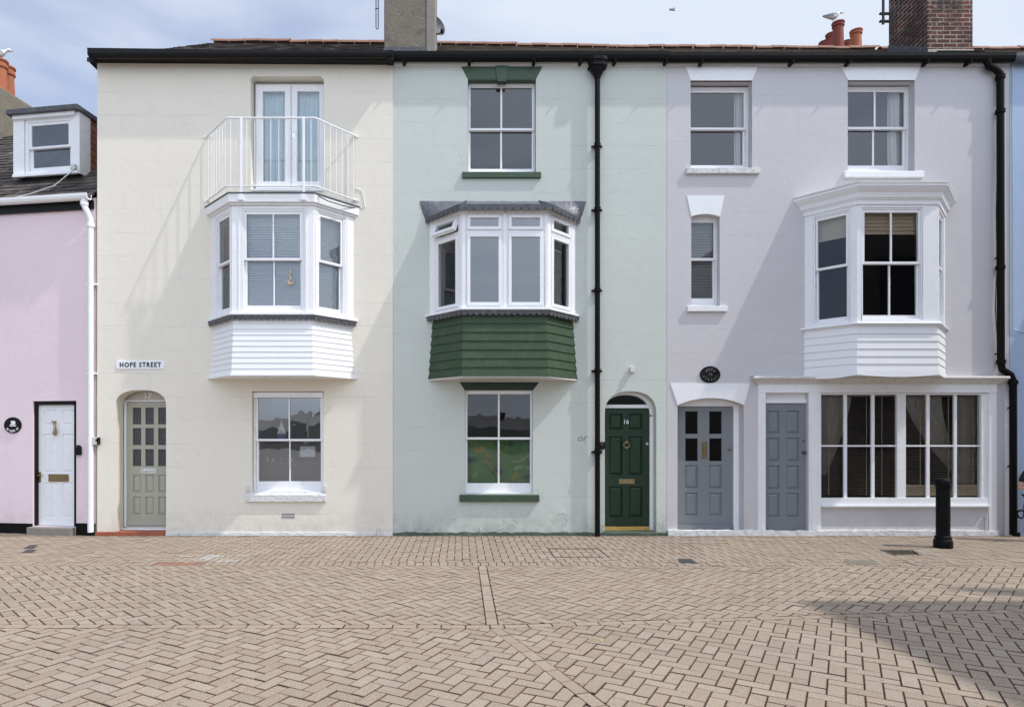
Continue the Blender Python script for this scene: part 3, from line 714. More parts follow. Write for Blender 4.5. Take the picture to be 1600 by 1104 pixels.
# ground floor window
y0 = .07; w = sash_window(cream, wx(396.5, y0), wx(506.5, y0), wz(768, y0), wz(612, y0), y0, zm=wz(687, y0), fw=.03, stile=.034, brail=.14, glass='glass_hazy')
hb = MB(); hb.box(wx(396, .05), wx(505, .05), .035, .069, wz(620.5), wz(612.5)); hb.build('head_board', M['white'], w)
sl = MB(); sl.add([(wx(385.5), -.06, wz(783)), (wx(510), -.06, wz(783)), (wx(510), .1, wz(783)), (wx(385.5), .1, wz(783)), (wx(385.5), -.06, wz(772.5)), (wx(510), -.06, wz(772.5)), (wx(510), .0, wz(768.5)), (wx(385.5), .0, wz(768.5))],
                  [(0, 1, 2, 3), (0, 4, 5, 1), (4, 7, 6, 5), (1, 5, 6, 2), (3, 7, 4, 0)])
sl.box(wx(388), wx(508), .001, .10, wz(772), wz(767.5)); sl.box(wx(386), wx(390), -.045, -.013, wz(768), wz(758)); sl.box(wx(507), wx(510.5), -.045, -.013, wz(768), wz(758))
sl.build('sill', M['white_plinth'], w, bevel=.005)
iy = .3
dd = MB(); dd.box(gw[0]+.02, gw[1]-.02, .6, .62, gw[2], gw[2]+.5); dd.build('inner_shelf', M['dark_room'], w)
# front door in its deep arched recess
y0 = .285
fr = MB(); zt = wz(627, y0)
fr.box(wx(194.5, y0), wx(198.5, y0), y0-.03, y0+.06, .07, zt); fr.box(wx(271, y0), wx(276, y0), y0-.03, y0+.06, .07, zt)
fr.box(wx(194.5, y0), wx(276, y0), y0-.03, y0+.06, zt, zt+.022)
frm = fr.build('door_frame', M['white'], cream, bevel=.003)
hb = MB(); hb.box(wx(178, y0), wx(285, y0), y0-.012, y0+.05, zt+.023, zt+.36); hb.build('head_board', M['board_shaded'], frm)
cols = [(wx(c-6.6, y0), wx(c+6.6, y0)) for c in (214.5, 234.2, 254.2)]
rw = [(wz(b, y0), wz(a, y0)) for a, b in ((636.5, 662.6), (668.4, 695), (701.4, 727.8))]; rp = [(wz(b, y0), wz(a, y0)) for a, b in ((741.4, 769), (775.4, 803.8))]
door = panel_door(cream, wx(198.7, y0), wx(270.8, y0), wz(820, y0), zt-.003, y0-.01, 'sage', [(*c, *r) for c in cols for r in rp], [(*c, *r) for c in cols for r in rw])
k = MB(); k.box(wx(198.7, y0), wx(270.8, y0), y0-.035, y0-.011, wz(820, y0)+.0, wz(813, y0)); k.build('weatherboard', M['sage'], door, bevel=.004)
k = MB(); a, b = wx(220.5, y0), wx(246, y0); za, zb = wz(739.5, y0), wz(731, y0); k.box(a, b, y0-.022, y0-.0105, za, zb); k.lathe((wx(226, y0), y0-.03, (za+zb)/2), [(.03, 0), (.034, .005), (.02, .016)], 14, axis='y')
k.tube([(wx(226, y0), y0-.036, (za+zb)/2+.012), (wx(243, y0), y0-.036, (za+zb)/2+.010)], .011, 8); k.build('letter_plate', M['chrome'], door, bevel=.004)
t = MB(); text_mb(t, '17', .145, wx(231.5, y0), wz(618.5, y0), y0-.016, .006, bold=.002); t.build('house_number', M['letter_white'], frm)
st = MB(); st.box(wx(196, y0), wx(276, y0), y0-.10, y0+.08, .0601, .085); st.build('threshold', M['white'], cream, bevel=.004)
st = MB(); xs0, xs1 = wx(150)+.01, wx(259)
for i in range(4):
    a, b = xs0+(xs1-xs0)*i/4, xs0+(xs1-xs0)*(i+1)/4; st.box(a+.002, b-.002, -.055, .29, -.005, .064)
st.build('doorstep', M['redtile'], cream, bevel=.006)
# french doors
y0 = .14
f = MB(); f.frame(wx(399, y0), wx(508, y0), wz(296, y0), wz(131.5, y0), .03, y0, y0+.08)
fdo = f.build('french_door', M['upvc'], cream, bevel=.004)
for a, b, ga, gb in ((401.5, 454.6, 410.9, 445), (455.4, 506.5, 464.6, 499)):
    l = MB(); xa, xb = wx(a, y0), wx(b, y0); z0, z1 = wz(294, y0), wz(134, y0); u0, u1, v0, v1 = wx(ga, y0), wx(gb, y0), wz(283.7, y0), wz(143.5, y0)
    l.box(xa, u0, y0-.012, y0+.045, z0, z1); l.box(u1, xb, y0-.012, y0+.045, z0, z1); l.box(u0, u1, y0-.012, y0+.045, z0, v0); l.box(u0, u1, y0-.012, y0+.045, v1, z1)
    leaf = l.build('door_leaf', M['upvc'], fdo, bevel=.005)
    g = MB(); panes(g, u0, u1, v0, v1, y0+.015); g.build('glass', M['glass'], fdo, recalc=False)
drape(fdo, wx(405, .3), wx(452, .3), wz(296, .3), wz(136, .3), .235, 'curtain_blue', 7, .016); drape(fdo, wx(459, .3), wx(507, .3), wz(296, .3), wz(136, .3), .235, 'curtain_blue', 7, .016)
k = MB(); k.box(wx(457.2, y0), wx(460.6, y0), y0-.02, y0-.0125, wz(216.5, y0), wz(202.5, y0)); k.tube([(wx(459, y0), y0-.02, wz(206, y0)), (wx(459, y0), y0-.05, wz(206, y0)), (wx(467, y0), y0-.05, wz(208, y0))], .008, 8)
k.build('handle', M['chrome'], fdo, bevel=.003)
k = MB(); k.box(wx(392.5), wx(506), -.03, .14, wz(299), wz(296)); k.build('threshold', M['white'], fdo)
# bay
def bay_faces(B, y=0.):
    P = bay_plan(*B, y); return [plan_matrix(P[0], P[1]), plan_matrix(P[1], P[2]), plan_matrix(P[2], P[3])]
ZS1, ZT1 = 3.545, 5.22
bf = bay_faces(B1, -.012); m = MB(); o1, o2 = (.16, .70), (.60-.035, 0)
bay = None
zo0, zo1 = 3.575, 5.165
mm = []
for i, (mt, Lp) in enumerate(bf):
    q = MB(mt)
    a, b = ((.17, Lp-.075), (.15, Lp-.15), (.075, Lp-.17))[i]
    post_panel(q, Lp, ZS1+.001, ZT1, a, b, zo0, zo1, .07); q.box(a-.045, a-.03, -.012, 0, ZS1, ZT1); q.box(b+.03, b+.045, -.012, 0, ZS1, ZT1)
    m.v += []; o = len(m.v); m.v += q.v; m.f += [tuple(k+o for k in ff) for ff in q.f]; m.mi += q.mi; mm.append((mt, a, b))
bay_slab(m, *B1, -.012, -.07, -.07, ZS1-.12, ZS1-.03); bay_slab(m, *B1, -.012, -.07, -.07, ZT1-.02, ZT1+.1)
bay = m.build('bay_window', M['white'], cream, bevel=.004)
for i, (mt, a, b) in enumerate(mm):
    sash_window(bay, a, b, zo0, zo1, .012, zm=4.39, cols=2 if i == 1 else 1, M4=mt, fw=.03, stile=.036, brail=.07, name='sash_window')
m = MB(); bay_slab(m, *B1, -.012, .055, .055, ZS1-.035, ZS1); m.build('sill', M['white'], bay, bevel=.005)
siding(bay, B1[0], 1.115, .612, .53, 2.59, 3.47, 10, 'white_board', -.012, spread=.045, lap=.009)
m = MB(); bay_slab(m, *B1, -.012, .052, .052, 2.565, 2.589); m.build('soffit', M['white'], bay)
P = bay_plan(*B1, -.012, .03); P = bay_plan(*B1, -.012, .030); scallops(bay, [(x, y, ZS1-.037) for x, y in P], .035, .042, 'lead', th=.022)
m = MB(); bay_slab(m, *B1, -.012, .03, .03, ZT1+.0, ZT1+.03); bay_slab(m, *B1, -.012, .065, .075, ZT1+.031, ZT1+.155); m.build('fascia', M['white'], bay, bevel=.005)
m = MB(); bay_slab(m, *B1, -.012, .085, .085, ZT1+.156, ZT1+.178); m.build('lead_roof', M['lead'], bay, bevel=.004)
mt, a, b = mm[1]; sl_ = slats(bay, a+.05, b-.05, zo0+.03, zo1-.02, .13, 'blind', .027, mt, 1.0); mt, a, b = mm[2]; slats(bay, a+.02, b-.04, zo0+.03, zo1-.02, .115, 'blind', .027, mt, 1.0)
# railing round the balcony
PR = bay_plan(-2.945, 1.225, .685, .60, -.012)
rl = MB(); ZR0, ZR1 = 5.50, 6.555
rl.tube([(x, y, ZR1) for x, y in PR], .016, 8); rl.tube([(x, y, ZR0) for x, y in PR], .012, 8)
for e, s_ in ((PR[0], -1), (PR[3], 1)):
    rl.box(e[0]-.05, e[0]+.05, e[1]-.01, e[1]+.01, ZR1-.02, ZR1+.012); rl.box(e[0]-.05, e[0]+.05, e[1]-.01, e[1]+.01, ZR0-.015, ZR0+.015)
for A, B_ in zip(PR[:-1], PR[1:]):
    Lh = math.hypot(B_[0]-A[0], B_[1]-A[1]); n = round(Lh/.122)
    for i in range(n):
        k = (i+.5)/n; rl.tube([(A[0]+(B_[0]-A[0])*k, A[1]+(B_[1]-A[1])*k, ZR0), (A[0]+(B_[0]-A[0])*k, A[1]+(B_[1]-A[1])*k, ZR1)], .0062, 6)
rail = rl.build('balcony_railing', M['white'], cream, smooth=True)
for px in (377.6, 475):
    x = wx(px, -.6); q = MB(); q.box(x-.017, x+.017, -.640, -.606, 5.27, ZR1-.01); q.box(x-.04, x+.045, -.655, -.60, 5.27, 5.36); q.build('post', M['white'], rail, bevel=.004)
# small air brick and stub pipe
q = MB(); q.box(wx(440), wx(461.5), -.016, -.0125, wz(809.5), wz(800.5))
ab = q.build('air_brick', M['old_white'], cream)
q = MB()
for i in range(6):
    for j in range(2): q.box(wx(441.3+i*3.4), wx(443.3+i*3.4), -.0175, -.0164, wz(804.2+j*4), wz(802+j*4))
q.build('vent_holes', M['letter_black'], ab)
q = MB(); q.tube([(wx(591), -.05, .0), (wx(591), -.05, .12)], .02, 10); q.tube([(wx(593.5), -.04, .0), (wx(593.5), -.04, .09)], .012, 8); q.build('stub_pipe', M['old_white'], cream, smooth=True)
# roofs
def gable_roof(h, x0, x1, ze, yr, zr, mat, y_e=-.075, hipL=0., zr2=None, ridge_mat='ridge', ridge=True, x_r0=None):
    zr2 = zr if zr2 is None else zr2; yb = 2*yr-y_e; m = MB(); xa = x0+hipL
    nseg = 40
    def row(x_0, x_1, y, z_0, z_1, jit):
        return [(x_0+(x_1-x_0)*i/nseg, y, z_0+(z_1-z_0)*i/nseg+random.uniform(-jit, jit)) for i in range(nseg+1)]
    r0 = row(x0, x1, y_e, ze, ze, .006); r1 = row(xa, x1, yr, zr, zr2, .012); r2 = row(x0, x1, yb, ze, ze, 0)
    k = nseg+1
    m.add([(x, y, z-.03) for x, y, z in r0+r1+r2], [(i, i+1, k+i+1, k+i) for i in range(nseg)]+[(k+i, k+i+1, 2*k+i+1, 2*k+i) for i in range(nseg)]+[(0, k, 2*k)])
    m.add([(x, y, z-.06) for x, y, z in (r0[0], r0[-1])]+[r0[0], r0[-1]], [(0, 1, 3, 2)])
    o = m.build('roof', M[mat], h)
    def pt(u, v):
        xl = x0+hipL*v; return (xl+(x1-xl)*u, y_e+(yr-y_e)*v, ze+(zr+(zr2-zr)*u-ze)*v)
    slate_field(pt, max(6, int((x1-x0)/.24)), int(math.hypot(yr-y_e, zr-ze)/.13), 'roof_slates', 'slates_c' if mat == 'slate' else 'tiles_c', o)
    if ridge:
        t = MB(); xx = xa
        while xx < x1-.05:
            e = min(xx+.33, x1); z = zr+(zr2-zr)*(xx-xa)/(x1-xa)+random.uniform(-.012, .012); r_ = .115
            rg = [[(q_, yr+r_*math.cos(a), z-.015+r_*.8*math.sin(a)+dz) for a in [math.pi*j/8 for j in range(9)]] for q_, dz in ((xx, 0), (e-.004, random.uniform(-.006, .006)))]
            t.loft(rg, closed=False, cap=False); xx = e
        t.build('ridge_tiles', M[ridge_mat], o, recalc=False)
    return o
def gutter(h, x0, x1, z, y=-.10, mat='black', r=.058, brackets=(), hs=1.):
    m = MB(); prof = [(y-.062, z+.03), (y-.062, z-.01), (y-.05, z-.045), (y-.02, z-.066), (y+.02, z-.066), (y+.05, z-.045), (y+.058, z+.03), (y+.05, z+.03), (y+.04, z-.03), (y, z-.05), (y-.04, z-.03), (y-.054, z+.03)]
    prof = [(a, z+(b-z)*hs) for a, b in prof]; n = len(prof); m.add([(x0, a, b) for a, b in prof]+[(x1, a, b) for a, b in prof], [tuple(range(n)), tuple(range(2*n-1, n-1, -1))]+[(i, (i+1) % n, n+(i+1) % n, n+i) for i in range(n)])
    o = m.build('gutter', M[mat], h)
    for b in brackets:
        q = MB(); q.box(b-.022, b+.022, y-.05, -.014, z-.120, z-.08); q.box(b-.012, b+.012, y-.075, y+.06, z-.10, z-.085); q.build('bracket', M[mat], o)
    return o
roof1 = gable_roof(cream, wx(140), XC1+.02, wz(88, -.17)+.02, 2.9, wz(67.5, 2.9), 'slate', hipL=.9, zr2=wz(71, 2.9))
m = MB(); zb_, zt_ = wz(91.5, -.15), wz(74.5, -.15)
m.prism([(wx(143, -.15), zb_), (XC1-.003, zb_-.03), (XC1-.003, zt_-.06), (wx(135, -.15), zt_)], -.15, -.014)
m.box(wx(136, -.15), wx(150), -.149, 6.5, zb_+.06, zt_); m.build('fascia', M['black'], cream, bevel=.006)
gutter(cream, wx(152), XC1+.0, wz(86, -.2), y=-.215, mat='black')
q = MB(); q.box(wx(607, .0), XC1+.03, -.24, -.1, wz(97.5, -.2), wz(80, -.2)); q.build('gutter_end', M['black_matt'], cream, bevel=.01)
# cement chimney at the party wall
ch = MB(); xa, xb = wx(600, .3), wx(666, .3); 
rg = []
for z, g_ in ((7.9, 0), (8.9, .0), (10.0, -.01), (11.5, -.015)): rg.append([(xa-g_, .3, z), (xb+g_, .3, z), (xb+g_, 1.25, z), (xa-g_, 1.25, z)])
ch.loft(rg); chim = ch.build('chimney', M['stack_grey'], cream, bevel=.02)
q = MB(); q.box(xb+.001, wx(680, .3), .29, 1.2, 7.85, 11.5); q.build('corner_render', M['concrete'], chim, bevel=.01)
q = MB(); q.add([(xa-.07, .12, 8.0), (xb+.0, .12, 8.0), (xb-.05, .27, 8.06), (xa+.05, .27, 8.06), (xb-.01, .275, 8.20), (xa+.01, .275, 8.20)], [(0, 1, 2, 3), (3, 2, 4, 5)]); q.box(xa-.012, xb+.002, .262, .299, 8.05, 8.16)
q.build('flashing', M['lead'], chim)
for i, cx_ in enumerate((xa+.2, xb-.2)):
    q = MB(); q.lathe((cx_, .7, 11.5), [(.14, 0), (.12, .1), (.11, .4), (.14, .42), (.14, .48)], 16); q.build('chimney_pot', M['pot_orange'], chim, smooth=True)

# ================================================================ pale green house, number 16
mint = empty('terraced_house')
tag(mint, 'pale green terraced house with dark green boarded bay window and dark green arched front door', 'house')
B2 = (.69, 1.205, .667, .55)
uw = rr(731, 837.5, 124, 269); gw2 = rr(726, 832.5, 609.5, 771)
da = soft_arch(wx(945), wx(1025.5), .05, wz(646), wz(611), 2.4)
house_shell(mint, XC1+.001, XG1, wz(95), [rct(*uw), rct(*gw2), da, rct(-.35, 1.73, 3.7, 5.0)], 'mint', floors=(2.72, 5.3))
p = MB(); n = 50
def rough_plinth(h, a, b, zh, pr, mat, n=50):
    p = MB(); xs = [a+(b-a)*i/n for i in range(n+1)]; hz = [zh+random.uniform(-.012, .012) for _ in xs]; yy = [-pr+random.uniform(-.006, .006) for _ in xs]
    p.add([(x, y-.004, -.01) for x, y in zip(xs, yy)]+[(x, y, h_) for x, y, h_ in zip(xs, yy, hz)]+[(x, .0, h_+.006) for x, h_ in zip(xs, hz)],
          [(i, i+1, n+2+i, n+1+i) for i in range(n)]+[(n+1+i, n+2+i, 2*n+3+i, 2*n+2+i) for i in range(n)]+[(0, n+1, 2*n+2), (n, 2*n+1, 3*n+2)])
    return p.build('plinth', M[mat], h)
rough_plinth(mint, XC1+.01, wx(945), .045, .03, 'green_plinth'); 
y0 = .11; w = sash_window(mint, wx(731.2, y0), wx(835.5, y0), wz(268.5, y0), wz(131, y0), y0, zm=wz(201.5, y0), fw=.014, stile=.026, brail=.055, bar=.030, glass='glass_up')
ln = lintel(w, wx(720.5), wx(847.5), wx(731), wx(837.5), wz(104.5), wz(124), 'green_paint', key=(wx(774), wx(777), wx(791), wx(794), .05))
q = MB(); q.box(wx(731.4), wx(837.2), -.004, y0-.001, wz(124), wz(123.2)+.001); q.box(wx(731.4), wx(837.2), .0, y0-.002, wz(124.0)-.016, wz(124)-.001); q.build('soffit', M['green_paint'], w)
sill(w, wx(722), wx(845), wz(279), wz(269), 'green_paint', .045, .11)
y0 = .075; w = sash_window(mint, wx(726, y0), wx(833, y0), wz(770, y0), wz(609.5, y0), y0, zm=wz(684.5, y0), fw=.016, stile=.028, brail=.145, bar=.03, glass='glass_clear')
lintel(w, wx(718.5), wx(842.5), wx(726), wx(832.5), wz(597), wz(609.5), 'green_door')
sill(w, wx(718), wx(842), wz(783), wz(771.5), 'green_paint', .06, .075)
drape(w, wx(728, .3), wx(831, .3), wz(768, .3), wz(685.5, .3), .26, 'floral', 5, .012)
q = MB(); q.tube([(wx(727, .3), .262, wz(685, .3)), (wx(832, .3), .262, wz(685, .3))], .008, 6); q.build('curtain_rail', M['brass'], w)
# door
y0 = .21
fz = wz(634.5, y0)
fr = MB(); fr.box(wx(1014.6, y0), wx(1020.8, y0), y0-.03, y0+.06, .06, wz(650, y0)); fr.box(wx(935, y0), wx(941.4, y0), y0-.03, y0+.06, .06, wz(650, y0)); fr.box(wx(941.4, y0), wx(1014.6, y0), y0-.028, y0+.05, wz(637.3, y0), wz(632, y0))
outer = soft_arch(wx(935, y0), wx(1020.8, y0), wz(650, y0), wz(649, y0), wz(612.3, y0), 2.3); inner = soft_arch(wx(941.4, y0), wx(1014.6, y0), wz(650, y0), wz(648, y0), wz(616.8, y0), 2.3)
for i in range(2, len(outer)-1): fr.prism([inner[i], inner[i+1], outer[i+1], outer[i]], y0-.03, y0+.06)
frm = fr.build('door_frame', M['white'], mint)
g = MB(); fan = [p_ for p_ in inner[2:] if p_[1] > wz(632, y0)]; fan = [(inner[2][0], wz(632, y0))]+fan+[(inner[-1][0], wz(632, y0))]
fan = [(wx(1014.6, y0), wz(632, y0))]+[p_ for p_ in inner[2:] if p_[1] > wz(632, y0)]+[(wx(941.4, y0), wz(632, y0))]
g.add([(x, y0+.02, z) for x, z in fan], [tuple(range(len(fan)))]); fl = g.build('fanlight', M['glass_clear'], frm, recalc=False)
cols = [(wx(951.9, y0), wx(972.7, y0)), (wx(983, y0), wx(1003.7, y0))]; rows = [(wz(b, y0), wz(a, y0)) for a, b in ((646, 670.5), (681.5, 741.4), (759.8, 807.4))]
door = panel_door(mint, wx(941.6, y0), wx(1014.3, y0), wz(821, y0), wz(637.6, y0), y0, 'green_door', [(*c, *r) for c in cols for r in rows])
t = MB(); text_mb(t, '16', .098, wx(978, y0), wz(659, y0), y0-.006, .006, bold=.001); t.build('house_number', M['letter_white'], door)
def knocker(parent, x, z, y, mat='brass', s=1.):
    k = MB(); k.lathe((x, y-.02, z+.03*s), [(.02*s, .02), (.018*s, .005), (.012*s, -.008)], 12, axis='y')
    k.tube([(x+.036*s*math.sin(a), y-.022, z-.012*s-.034*s*math.cos(a)*-1-.0) for a in [2*math.pi*i/14 for i in range(15)]], .007*s, 8); k.lathe((x, y-.02, z-.045*s), [(.014*s, .018), (.014*s, -.012)], 10, axis='y')
    return k.build('knocker', M[mat], parent, smooth=True)
knocker(door, wx(978.5, y0), wz(693.5, y0), y0, s=1.35)
def letterbox(parent, x0, x1, z0, z1, y, mat='brass'):
    k = MB(); k.frame(x0, x1, z0, z1, .012, y-.010, y-.0005); k.box(x0+.012, x1-.012, y-.006, y-.0005, z0+.012, z1-.012); k.tube([(x0+.05, y-.018, (z0+z1)/2-.004), (x1-.05, y-.018, (z0+z1)/2-.004)], .008, 8)
    return k.build('letter_plate', M[mat], parent, bevel=.002)
letterbox(door, wx(967, y0), wx(991.5, y0), wz(755.5, y0), wz(748, y0), y0)
k = MB(); k.lathe((wx(1011, y0), y0, wz(693, y0)), [(.024, -.001), (.024, -.012), (.015, -.02)], 14, axis='y'); k.build('lock', M['chrome'], door, smooth=True); k = MB(); k.lathe((wx(1009.5, y0), y0, wz(740, y0)), [(.012, -.001), (.010, -.01)], 10, axis='y'); k.build('keyhole', M['iron'], door, smooth=True)
k = MB(); k.box(wx(941.5, y0), wx(1014.5, y0), y0-.05, y0+.05, .062, wz(826, y0)); k.box(wx(941.5, y0), wx(1014.5, y0), y0-.025, y0+.04, wz(826, y0)+.0005, wz(822, y0)); k.build('threshold', M['brass_bright'], door, bevel=.003)
k = MB(); k.box(wx(945.5), wx(1025), -.0, .25, -.005, .06); k.box(wx(942), wx(1042)-.004, -.045, -.0005, -.005, .052); k.build('doorstep', M['green_plinth'], mint, bevel=.01)
q = MB(); q.box(wx(983), wx(991), -.06, -.0005, wz(579), wz(573)); q.box(wx(983.5), wx(990.5), -.075, -.03, wz(582), wz(579)); q.build('sensor_light', M['old_white'], mint, bevel=.008)
# bay
ZS2, ZT2 = 3.625, 5.13
bf = bay_faces(B2); m = MB(); mm = []
opn = [(.13, .067), (.045, .045), (.067, .13)]
for i, (mt, Lp) in enumerate(bf):
    q = MB(mt); a, b = opn[i][0], Lp-opn[i][1]; post_panel(q, Lp, ZS2+.001, ZT2, a, b, ZS2+.012, ZT2-.02, .075)
    if i == 1:
        c = Lp/2; q.box(c-.022, c+.022, .0, .075, ZS2, ZT2)
    o = len(m.v); m.v += q.v; m.f += [tuple(k+o for k in ff) for ff in q.f]; m.mi += q.mi; mm.append((mt, Lp, a, b))
bay_slab(m, *B2, 0, -.07, -.07, ZS2-.10, ZS2-.03); bay_slab(m, *B2, 0, -.07, -.07, ZT2-.01, ZT2+.1)
bay = m.build('bay_window', M['upvc'], mint, bevel=.004)
zt_ = 4.815
for i, (mt, Lp, a, b) in enumerate(mm):
    cells = [(a, b)] if i != 1 else [(a, Lp/2-.022), (Lp/2+.022, b)]
    for c0, c1 in cells:
        gl = 'glass_new' if i == 1 else 'glass_clear'
        casement(bay, c0, c1, ZS2+.012, zt_-.002, .003, mt, fw=.045, stile=.052, glass=gl)
        casement(bay, c0, c1, zt_+.002, ZT2-.02, .003, mt, fw=.045, stile=.052, opening=-R(24) if i == 0 else 0., glass=gl, name='top_light')
mt, Lp, a, b = mm[2]; slats(bay, a+.06, b-.12, ZS2+.06, ZT2-.5, .12, 'blind_grey', .03, mt, .7)
m = MB(); bay_slab(m, *B2, 0, .06, .06, ZS2-.035, ZS2); m.build('sill', M['upvc'], bay, bevel=.005)
siding(bay, B2[0], 1.145, .645, .53, 2.565, 3.525, 7, 'green_board', 0, spread=.05, lap=.015)
m = MB(); bay_slab(m, *B2, 0, .02, .02, 2.54, 2.5635); m.build('soffit', M['old_white'], bay)
P = bay_plan(*B2, 0, .025); P = bay_plan(*B2, 0, .030); scallops(bay, [(x, y, ZS2-.037) for x, y in P], .035, .05, 'lead', th=.022)
# lead skirt roof: straight line on the wall, polygon below, flared
P = bay_plan(.69, 1.15, .69, .55, 0, .09); zt2, zb2 = 5.49, 5.19
top = [(.69-1.37, -.005), (.69-.60, -.005), (.69+.60, -.005), (.69+1.37, -.005)]
m = MB(); rows_ = []
for k in range(7):
    v = k/6; sag = math.sin(v*math.pi)*.03
    rows_.append([(P[i][0]*(1-v)+top[i][0]*v, P[i][1]*(1-v)+top[i][1]*v, zb2*(1-v)+zt2*v-sag) for i in range(4)])
def dens(r, n=10):
    o = []
    for a, b in zip(r[:-1], r[1:]):
        for j in range(n): o.append(tuple(a[i]+(b[i]-a[i])*j/n for i in range(3)))
    return o+[r[-1]]
rows_ = [[(x, y-random.uniform(0, .006), z+random.uniform(-.004, .004)) for x, y, z in dens(r)] for r in rows_]
m.loft(rows_, closed=False, cap=False)
m.add([(x, y, zb2-.002) for x, y in P]+[(P[0][0], 0, zb2-.002)], [(0, 1, 2, 3)])
canopy = m.build('lead_canopy', M['lead_bright'], bay, recalc=False)
for x, y in P[1:3]:
    q = MB(); tx = top[1][0] if x < .69 else top[2][0]; q.tube([(x, y, zb2+.005), (tx, -.01, zt2)], .014, 8); q.build('roll', M['lead'], canopy, smooth=True)
scallops(canopy, [(x, y-.006, zb2+.02) for x, y in P], .045, .062, 'lead', th=.014)
m = MB(); bay_slab(m, *B2, 0, .035, .035, ZT2+.001, zb2-.003); m.build('head_board', M['old_white'], bay)
roof2 = gable_roof(mint, XC1+.02, XG1, wz(83, -.09), 3.3, wz(71, 3.3), 'tiles', zr2=wz(76.5, 3.3))
q = MB(); q.box(XC1+.002, XG1-.001, -.022, -.001, wz(103), wz(88)); q.build('fascia', M['white'], mint)
gutter(mint, XC1+.02, XG1+.0, wz(83.8, -.16), hs=1.4, brackets=[wx(a) for a in (632, 733, 833, 905, 958, 1037)], mat='black_matt')
# drainpipe with hopper head
xp = wx(933.5, -.09)
dp_ = drainpipe(mint, [(xp, -.09, wz(125)), (xp, -.09, .0)], .042, 'black_matt', collars=[(xp, -.09, wz(v)) for v in (231, 330, 455, 580, 706)], brackets=[(xp, -.035, wz(v)) for v in (231, 330, 455, 580, 706)])
h_ = MB(); rg = []
for z, rx in ((wz(97), .145), (wz(102), .15), (wz(104), .13), (wz(107), .125), (wz(109.5), .15), (wz(111), .15), (wz(112), .12), (wz(126), .05), (wz(128), .048)):
    rg.append([(xp+rx*c, -.105+rx*.62*s, z) for c, s in ((-1, -.55), (-.55, -1), (.55, -1), (1, -.55), (1, 1), (-1, 1))])
h_.loft(rg); h_.build('hopper', M['black_matt'], dp_, bevel=.004)
q = MB()
text_mb(q, 'or', .17, wx(909), wz(684), -.0035, .001, italic=.2); q.build('scrawl', M['scrawl'], mint)

# ================================================================ lilac house, number 15
lil = empty('terraced_house')
tag(lil, 'pale lilac terraced house with white bay window, shopfront and two grey doors', 'house')
B3 = (6.81, 1.155, .632, .55)
wa, wb, wc = rr(1079, 1175, 126.5, 263), rr(1324.5, 1429, 126, 268), (wx(1080), wx(1124.5), wz(478), wz(335))
hc = arch(wc[0], wc[1], wc[2], wz(338.5), wz(334.5)); hd = arch(wx(1058.5), wx(1162), .07, wz(632.5), wz(621.5))
house_shell(lil, XG1+.001, XL1, wz(95), [rct(*wa), rct(*wb), hc, hd, rct(wx(1195), wx(1262), .07, wz(613)), rct(wx(1281), wx(1541), wz(790), wz(614)), rct(5.8, 7.82, 3.5, 5.1)], 'lilac', y=-.003, floors=(2.66, 5.3), back='dark_room')
y0 = .145; w = sash_window(lil, wx(1070.5, y0), wx(1169.3, y0), wz(264, y0), wz(136.8, y0), y0, zm=wz(200.5, y0), cols=1, fw=.034, stile=.036, brail=.05, glass='glass_up')
lintel(w, wx(1071.5), wx(1183.5), wx(1079), wx(1175), wz(105), wz(126.5), 'white', y0=-.012); sill(w, wx(1071.5), wx(1186), wz(272.5), wz(262.8), 'white_plinth', .05, .145)
drape(w, wx(1147, .28), wx(1164, .28), wz(262, .28), wz(139, .28), .275, 'curtain_white', 4, .018)
y0 = .15; w = sash_window(lil, wx(1315, y0), wx(1420.5, y0), wz(267.8, y0), wz(135.8, y0), y0, zm=wz(199.5, y0), fw=.034, stile=.036, brail=.085, bar=.03, glass='glass_up')
lintel(w, wx(1314), wx(1438.5), wx(1324.5), wx(1429), wz(105), wz(126), 'white', y0=-.012); sill(w, wx(1317.5), wx(1441), wz(278.5), wz(268), 'white', .05, .15)
drape(w, wx(1387, .28), wx(1410, .28), wz(265, .28), wz(139, .28), .28, 'curtain_white', 4, .018)
y0 = .125; w = sash_window(lil, wx(1074.5, y0), wx(1120.3, y0), wz(477.5, y0), wz(341, y0), y0, zm=wz(404.5, y0), cols=1, fw=.022, stile=.026, brail=.11, glass='glass_clear')
lintel(w, wx(1073), wx(1131.5), wx(1080), wx(1124.5), wz(306), wz(338.5), 'white', curve=.042, y0=-.012); sill(w, wx(1073), wx(1135), wz(487), wz(477.5), 'white', .05, .125)
q = MB(); q.box(wx(1074.5, y0), wx(1120.3, y0), y0, y0+.06, wz(341, y0)+.001, wz(333, y0)); q.build('head_board', M['white'], w)
slats(w, wx(1078, .22), wx(1118, .22), wz(470, .22), wz(344, .22), .23, 'blind_grey', .026, None, .9)
